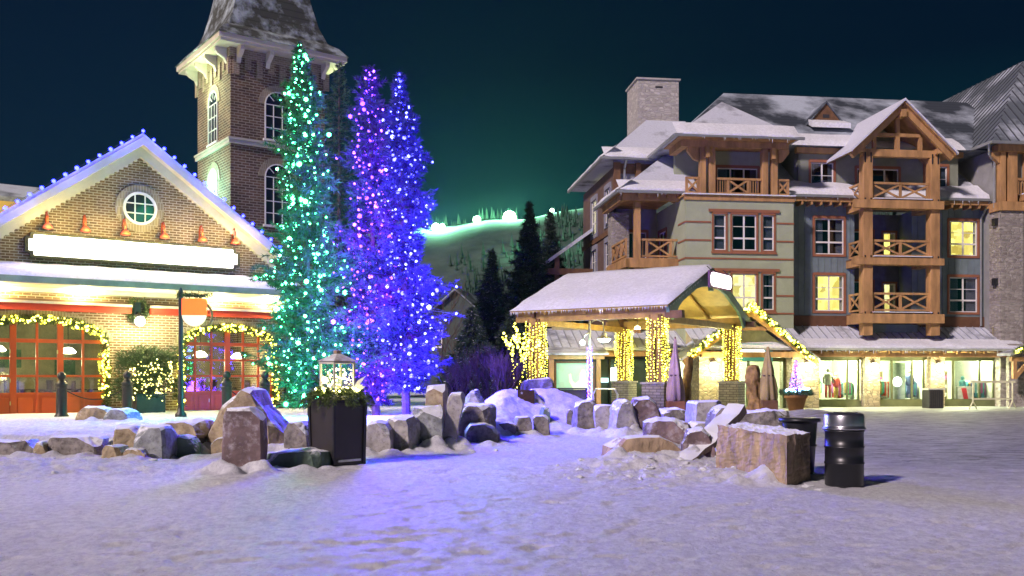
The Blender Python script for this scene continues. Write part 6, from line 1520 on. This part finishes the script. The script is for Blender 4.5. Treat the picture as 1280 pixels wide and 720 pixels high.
# the big sandstone block
A, B, C_, D_ = (3.72, 13.0), (4.30, 13.8), (3.80, 15.6), (3.20, 14.95)
bm = bmesh.new(); zt = [.685, .70, .74, .74]
v0 = [bm.verts.new((p[0], p[1], -.15)) for p in (A, B, C_, D_)]; v1 = [bm.verts.new((p[0], p[1], z)) for p, z in zip((A, B, C_, D_), zt)]
bm.faces.new(v0[::-1]); bm.faces.new(v1)
for i in range(4): bm.faces.new((v0[i], v0[(i + 1) % 4], v1[(i + 1) % 4], v1[i]))
bmesh.ops.subdivide_edges(bm, edges=bm.edges, cuts=26, use_grid_fill=True); bm.normal_update()
ctr = Vector((3.75, 14.3, .3))
for v in bm.verts:
    c = v.co.copy(); k = noise.noise((c.x * 2.2, c.y * 2.2, c.z * 2.2)) * .035 + .03 * noise.noise((c.x * 7, c.y * 7, c.z * 2.5)) + .014 * noise.noise(c * 19)
    strata = -.007 if abs((c.z * 2.3 + .5 * noise.noise(c * 1.5)) % 1 - .5) < .05 else 0
    v.co = c + v.normal * (k + strata)
    e = min(abs(c.z - .7), 1); 
me = bpy.data.meshes.new('sandstone_block'); bm.to_mesh(me); bm.free(); me.materials.append(rock_blk)
o = bpy.data.objects.new('sandstone_block', me); COL.objects.link(o); tag(o, 'big streaked sandstone block beside the steel topped bin', 'stone')
# snow chunks scattered round the block and on the bank
ch = SNOWMAT('snow_chunk', (.8, .82, .86), .5, 2)
rg = random.Random(31); m = MB()
def chunk(m, x, y, z, r):
    bm = bmesh.new(); bmesh.ops.create_icosphere(bm, subdivisions=1 if r < .025 else 2, radius=r)
    sx, sy, sz = rg.uniform(.8, 1.5), rg.uniform(.7, 1.2), rg.uniform(.45, .8); s = rg.random() * 50
    vs = [((v.co.x * sx) * (1 + .9 * noise.noise(v.co / r * 1.3 + Vector((s, 0, 0)))) + x, (v.co.y * sy) * (1 + .9 * noise.noise(v.co / r * 1.2 + Vector((0, s, 0)))) + y, v.co.z * sz * (1 + .6 * noise.noise(v.co / r * 1.6 + Vector((0, 0, s)))) + z) for v in bm.verts]
    m.add(vs, [tuple(v.index for v in f.verts) for f in bm.faces]); bm.free()
for k in range(220):
    t_ = rg.random()
    if t_ < .55: x, y = rg.gauss(2.4, .9), rg.gauss(14.7, .7)
    elif t_ < .68: x, y = rg.uniform(3.0, 4.2), 0; y = 12.9 + (3.7 - x) * 3.2 - rg.uniform(0, .35) if x < 3.7 else 12.9 + (x - 3.7) * 1.3 - rg.uniform(.02, .3)
    elif t_ < .9: x, y = rg.gauss(-8.0, 2.2), rg.gauss(15.6, .8)
    else: x, y = rg.uniform(-3.2, 0), rg.gauss(19.4, .4)
    if 3.3 < x < 4.3 and 13.2 < y < 15.6: continue
    r = .010 + .042 * rg.random() ** 3.2; chunk(m, x, y, gz(x, y) + r * .2, r)
o = m.build('snow_chunks', ch); tag(o, 'ploughed lumps of snow strewn about the stones', 'snow', None, 'stuff')
# plaque
b = at(657.5, 27.1, zy(505, 27.1)); t = thing('plaque', 'dark brown plaque on the pinkish boulder in the snow mound', 'plaque', b)
MB().box(-.24, .24, -.03, .0, 0, .40).build('plate', M('bronze_brown', (.09, .05, .035), .4, .5, var=.3, vs=12), t, bevel=.006)
m = MB().prism([(-.12 + (.045 if k % 2 == 0 else .02) * math.sin(k * math.pi / 5), .31 + (.045 if k % 2 == 0 else .02) * math.cos(k * math.pi / 5)) for k in range(10)][::-1], -.036, -.031)
m.build('star_emblem', M('pale_metal', (.6, .6, .58), .3, .7), t)
# ================================================================== bins
def bin_(x, y, h, label, steel, flare=False):
    t = thing('litter_bin', label, 'bin', (x, y, 0))
    if not flare:
        r = .262; k = h / 1.0
        m = MB().lathe([(.235, 0), (.255, .015), (.255, .30), (.264, .305), (.264, .325), (.255, .33), (.255, .52), (.264, .525), (.264, .545), (.255, .55), (.255, .74), (.265, .745), (.265, .765)], (0, 0, 0), 48)
        m.build('drum', black_p, t, True)
        m = MB().lathe([(.262, .768), (.283, .775), (.285, .795), (.268, .80), (.266, .83), (.264, .955), (.25, .985), (.20, 1.0), (.18, 1.0), (.17, .97)], (0, 0, 0), 48); m.build('steel_lid', M('brushed_steel', (.42, .42, .46), .28, .95, var=.1, vs=3, stretch=(1, 1, .1)), t, True)
        m = MB().lathe([(.165, .965), (.165, .972)], (0, 0, 0), 32); m.build('opening', dark, t)
        m = MB()
        for a in (0, 2.1, 4.2): m.tube([(0, 0, .992), (.19 * math.cos(a), .19 * math.sin(a), .992)], .012, 5)
        m.build('ash_bar', black_m, t)
    else:
        m = MB().lathe([(.19, 0), (.21, .02), (.235, .42), (.25, .43), (.25, .45), (.237, .46), (.26, .78), (.262, .80), (.30, .80), (.315, .815), (.31, .85), (.27, .86)], (0, 0, 0), 40); m.build('drum', black_p, t, True)
        MB().lathe([(.268, .845), (.268, .852)], (0, 0, 0), 30).build('lid', black_m, t)
bin_(4.55 , 13.15, 1, 'black ribbed bin with steel top standing alone on the snow', True)
bin_(4.42, 14.75, .86, 'black flared bin hidden behind the sandstone block', False, True)
# ================================================================== lantern planter
b = at(417, 15.95); zb = gz(b[0], b[1]); t = thing('tall_planter', 'tall tapered black planter with lantern and greenery', 'planter', (b[0], b[1] + .35, zb), R_(48))
a = .33; h = 1.08; c = .31
m = MB(); m.add([(-c, -c, 0), (c, -c, 0), (c, c, 0), (-c, c, 0), (-a, -a, h), (a, -a, h), (a, a, h), (-a, a, h)], [(3, 2, 1, 0), (0, 1, 5, 4), (1, 2, 6, 5), (2, 3, 7, 6), (3, 0, 4, 7), (4, 5, 6, 7)]); m.build('body', M('planter_black', (.035, .030, .026), .45, var=.15), t, bevel=.006)
m = MB()
for sx in (-1, 1):
    for sy in (-1, 1): m.beam((sx * c, sy * c, .0), (sx * a, sy * a, h), .055, .055)
m.box(-a - .02, a + .02, -a - .02, -a + .02, h - .04, h + .02); m.box(-a - .02, a + .02, a - .02, a + .02, h - .04, h + .02); m.box(-a - .021, -a + .019, -a, a, h - .039, h + .021); m.box(a - .019, a + .021, -a, a, h - .039, h + .021)
m.build('edge_trim', black_m, t, bevel=.004)
m = MB(); m.box(-.24, .24, -c - .028, -c - .002, .06, .10); m.box(-c - .028, -c - .002, -.24, .24, .06, .10); m.build('snow_ledge', snow_clean, t, bevel=.01)
wb = (b[0], b[1] + .35, zb + h)
t = thing('lantern', 'white lantern full of fairy lights on the tall black planter', 'lantern', (wb[0], wb[1], wb[2] + .02), R_(45))
q = .20
m = MB(); m.box(-q - .02, q + .02, -q - .02, q + .02, 0, .04); m.box(-q - .025, q + .025, -q - .025, q + .025, .60, .64)
for sx in (-1, 1):
    for sy in (-1, 1): m.box(sx * q - .018, sx * q + .018, sy * q - .018, sy * q + .018, .04, .60)
for k in range(4):
    for s in (-1, 1):
        pass
m.build('frame', M('pale_lantern_frame', (.55, .52, .45), .5), t, bevel=.004)
m = MB()
for s in (-1, 1):
    m.box(-q + .02, q - .02, s * q - .003, s * q + .003, .04, .60); m.box(s * q - .003, s * q + .003, -q + .02, q - .02, .04, .60)
m.build('pane', GLASS('lantern_glass', (.97, .97, .92), .05), t)
m = MB(); e = q + .05; m.add([(-e, -e, .643), (e, -e, .643), (e, e, .643), (-e, e, .643), (-.05, -.05, .77), (.05, -.05, .77), (.05, .05, .77), (-.05, .05, .77)], [(3, 2, 1, 0), (0, 1, 5, 4), (1, 2, 6, 5), (2, 3, 7, 6), (3, 0, 4, 7), (4, 5, 6, 7)]); m.box(-.05, .05, -.05, .05, .773, .83)
m.build('cap', M('copper_cap', (.35, .24, .16), .5, snow=(.7, .95)), t, bevel=.006)
MB().lathe([(.06, .04), (.06, .24), (.01, .26)], (0, 0, 0), 16).build('candle', M('wax', (.8, .75, .6), .5), t, True)
rg = random.Random(2); pl = [(wb[0] + rg.uniform(-.15, .15), wb[1] + rg.uniform(-.15, .15), wb[2] + rg.uniform(.1, .56)) for k in range(70)]
string_lights('fairy lights bundled inside the lantern', None, pl, .013, [EM('fairy_bulb', (1, .88, .42), 12)], [pl[:35], pl[35:]], wr=.003)
lamp('lantern_glow', (wb[0], wb[1], wb[2] + .34), 9, (1, .9, .5), .08)
rs = np.random.RandomState(6); n_ = 9000; base = (wb[0], wb[1], wb[2])
t = thing('planter_greenery', 'evergreen sprays spilling round the lantern on the tall planter', 'greenery', base)
az = rs.rand(n_) * 6.28; az = np.round(az * 4.2) / 4.2 + rs.normal(size=n_) * .10; s_ = rs.rand(n_) ** .7; L_ = .34 + .17 * np.sin(np.round(az * 4.2) * 2.3)
P_ = np.stack([np.cos(az) * (.14 + s_ * L_), np.sin(az) * (.14 + s_ * L_), .08 + .14 * np.sin(s_ * 2.6) - .22 * s_ ** 2.2 + rs.normal(size=n_) * .03], 1)
D_ = np.stack([np.cos(az), np.sin(az), -.3 * np.ones(n_)], 1) + rs.normal(size=(n_, 3)) * .45; D_ /= np.linalg.norm(D_, axis=1, keepdims=True)
blades(P_, D_, rs.uniform(.04, .09, n_), np.full(n_, .012), rs, t, M('planter_needles', (.06, .10, .02), .6, var=.5, vs=20), 'foliage')
m = MB(); rg = random.Random(4)
for a_, l_ in ((2.7, .62), (2.9, .5), (3.3, .45)): m.tube([(0, 0, .05), (math.cos(a_) * l_ * .5, math.sin(a_) * l_ * .2, .25), (math.cos(a_) * l_, math.sin(a_) * l_ * .3, .52)], .006, 4, 0, .002)
m.build('branch', twig_m, t); m = MB()
for a_, z in ((.1, .30), (.45, .15), (-.2, .12)):
    p0 = Vector((.22 * math.cos(a_), -.1, .12)); p1 = Vector((.52 * math.cos(a_), -.2, z + .12)); m.add([p0, (p0 + p1) / 2 + Vector((0, 0, .07)), p1, (p0 + p1) / 2 - Vector((0, 0, .05))], [(0, 1, 2, 3)])
m.build('ribbon', M('silver_ribbon', (.55, .55, .5), .4, .3), t)
pl = [(wb[0] + math.cos(a_) * r_, wb[1] + math.sin(a_) * r_, wb[2] + .14 + .08 * rg.random()) for a_, r_ in [(rg.uniform(3.4, 6.0), rg.uniform(.22, .46)) for k in range(34)]]
string_lights('warm fairy lights in the greenery of the tall planter', None, pl, .014, [EM('planter_bulb', (1, .92, .25), 10)], [pl], wr=.003)
# ================================================================== bollards and chain, hanging sign
bol = []
lbs = ['black bollard with ball top before the left arched door', 'black bollard with ball top before the bush at the brick pier', 'black bollard with ball top left of the big pointed boulder tip', 'black bollard with ball top nearest the green lit spruce']
proto = None
for k, (px, Y) in enumerate(((77, 28.0), (159, 28.9), (283.5, 29.3), (331, 29.9))):
    x, y_, _ = at(px, Y); z = gz(x, y_) - .03
    if proto is None:
        t = thing('bollard', lbs[0], 'bollard', (x, y_, z), 0, 'bollards before the restaurant')
        MB().lathe([(.20, 0), (.20, .06), (.165, .10), (.15, .14), (.15, .95), (.17, .97), (.17, 1.0), (.13, 1.02), (.10, 1.08), (.07, 1.12)], (0, 0, 0), 16).build('post', black_m, t, True)
        MB().ball((0, 0, 1.22), .125, 16).build('ball', black_m, t, True); proto = t
        MB().lathe([(.155, 0), (.175, .02), (.155, .04)], (0, 0, .84), 16).build('collar', black_m, t, True)
    else:
        t = copytree(proto); t.location = (x, y_, z); t['label'] = lbs[k]
    bol.append((x, y_, z + .86))
for (a, b_), lb in (((0, 1), 'thin chain hung between the two left bollards'), ((2, 3), 'thin chain hung between the two right bollards')):
    p, q = Vector(bol[a]), Vector(bol[b_]); o = MB().tube([p.lerp(q, k / 14) - Vector((0, 0, .35 * math.sin(math.pi * k / 14))) for k in range(15)], .016, 5).build('chain', black_m); tag(o, lb, 'chain', 'chains between bollards')
x, y_, _ = at(226, 27.5); z = gz(x, y_); t = thing('hanging_sign', 'black post with mug shaped orange and white lit hanging sign', 'sign', (x, y_, z - .03), R_(12))
MB().lathe([(.16, 0), (.16, .1), (.10, .16), (.085, .3), (.085, 1.2), (.07, 1.25), (.06, 3.55), (.08, 3.58), (.02, 3.72)], (0, 0, 0), 14).tube([(0, 0, 3.5), (.62, 0, 3.5)], .02, 6).build('post', black_m, t, True)
zc = 3.05; 
pb = [(.02, zc + .35), (.06, zc - .02)] + [(.37 + .34 * math.cos(a), zc - .08 + .36 * math.sin(a)) for a in np.linspace(math.pi * 1.02, 2 * math.pi * .99, 12)] + [(.72, zc + .35)]
m = MB(); m.prism([p for p in pb if p[1] < zc + .10][:], -.06, .06, 1); sgb = m.build('mug_body', [EM('sign_orange', (1, .13, .015), .6), EM('sign_white', (1, .62, .42), .3)], t)
MB().box(.03, .72, -.062, .062, zc - .12, zc + .36).build('mug_top', EM('sign_orange', (1, .13, .015), .6), sgb)
m = MB(); m.tube([(.62 + .24 * math.cos(a), 0, zc - .12 + .33 * math.sin(a)) for a in np.linspace(-1.9, 1.75, 16)], .035, 7); m.build('mug_handle', timber_d, sgb, True)
rs = np.random.RandomState(8); n_ = 500; P_ = np.stack([rs.uniform(-.1, .9, n_), rs.normal(size=n_) * .05, 3.5 + rs.normal(size=n_) * .04], 1); D_ = rs.normal(size=(n_, 3)); D_ /= np.linalg.norm(D_, axis=1, keepdims=True)
blades(P_, D_, np.full(n_, .10), np.full(n_, .025), rs, t, garl_m, 'pine_sprig')
# violet glow source of the lit spruces reaches the path; lamp inside the crowns is the strings' own light
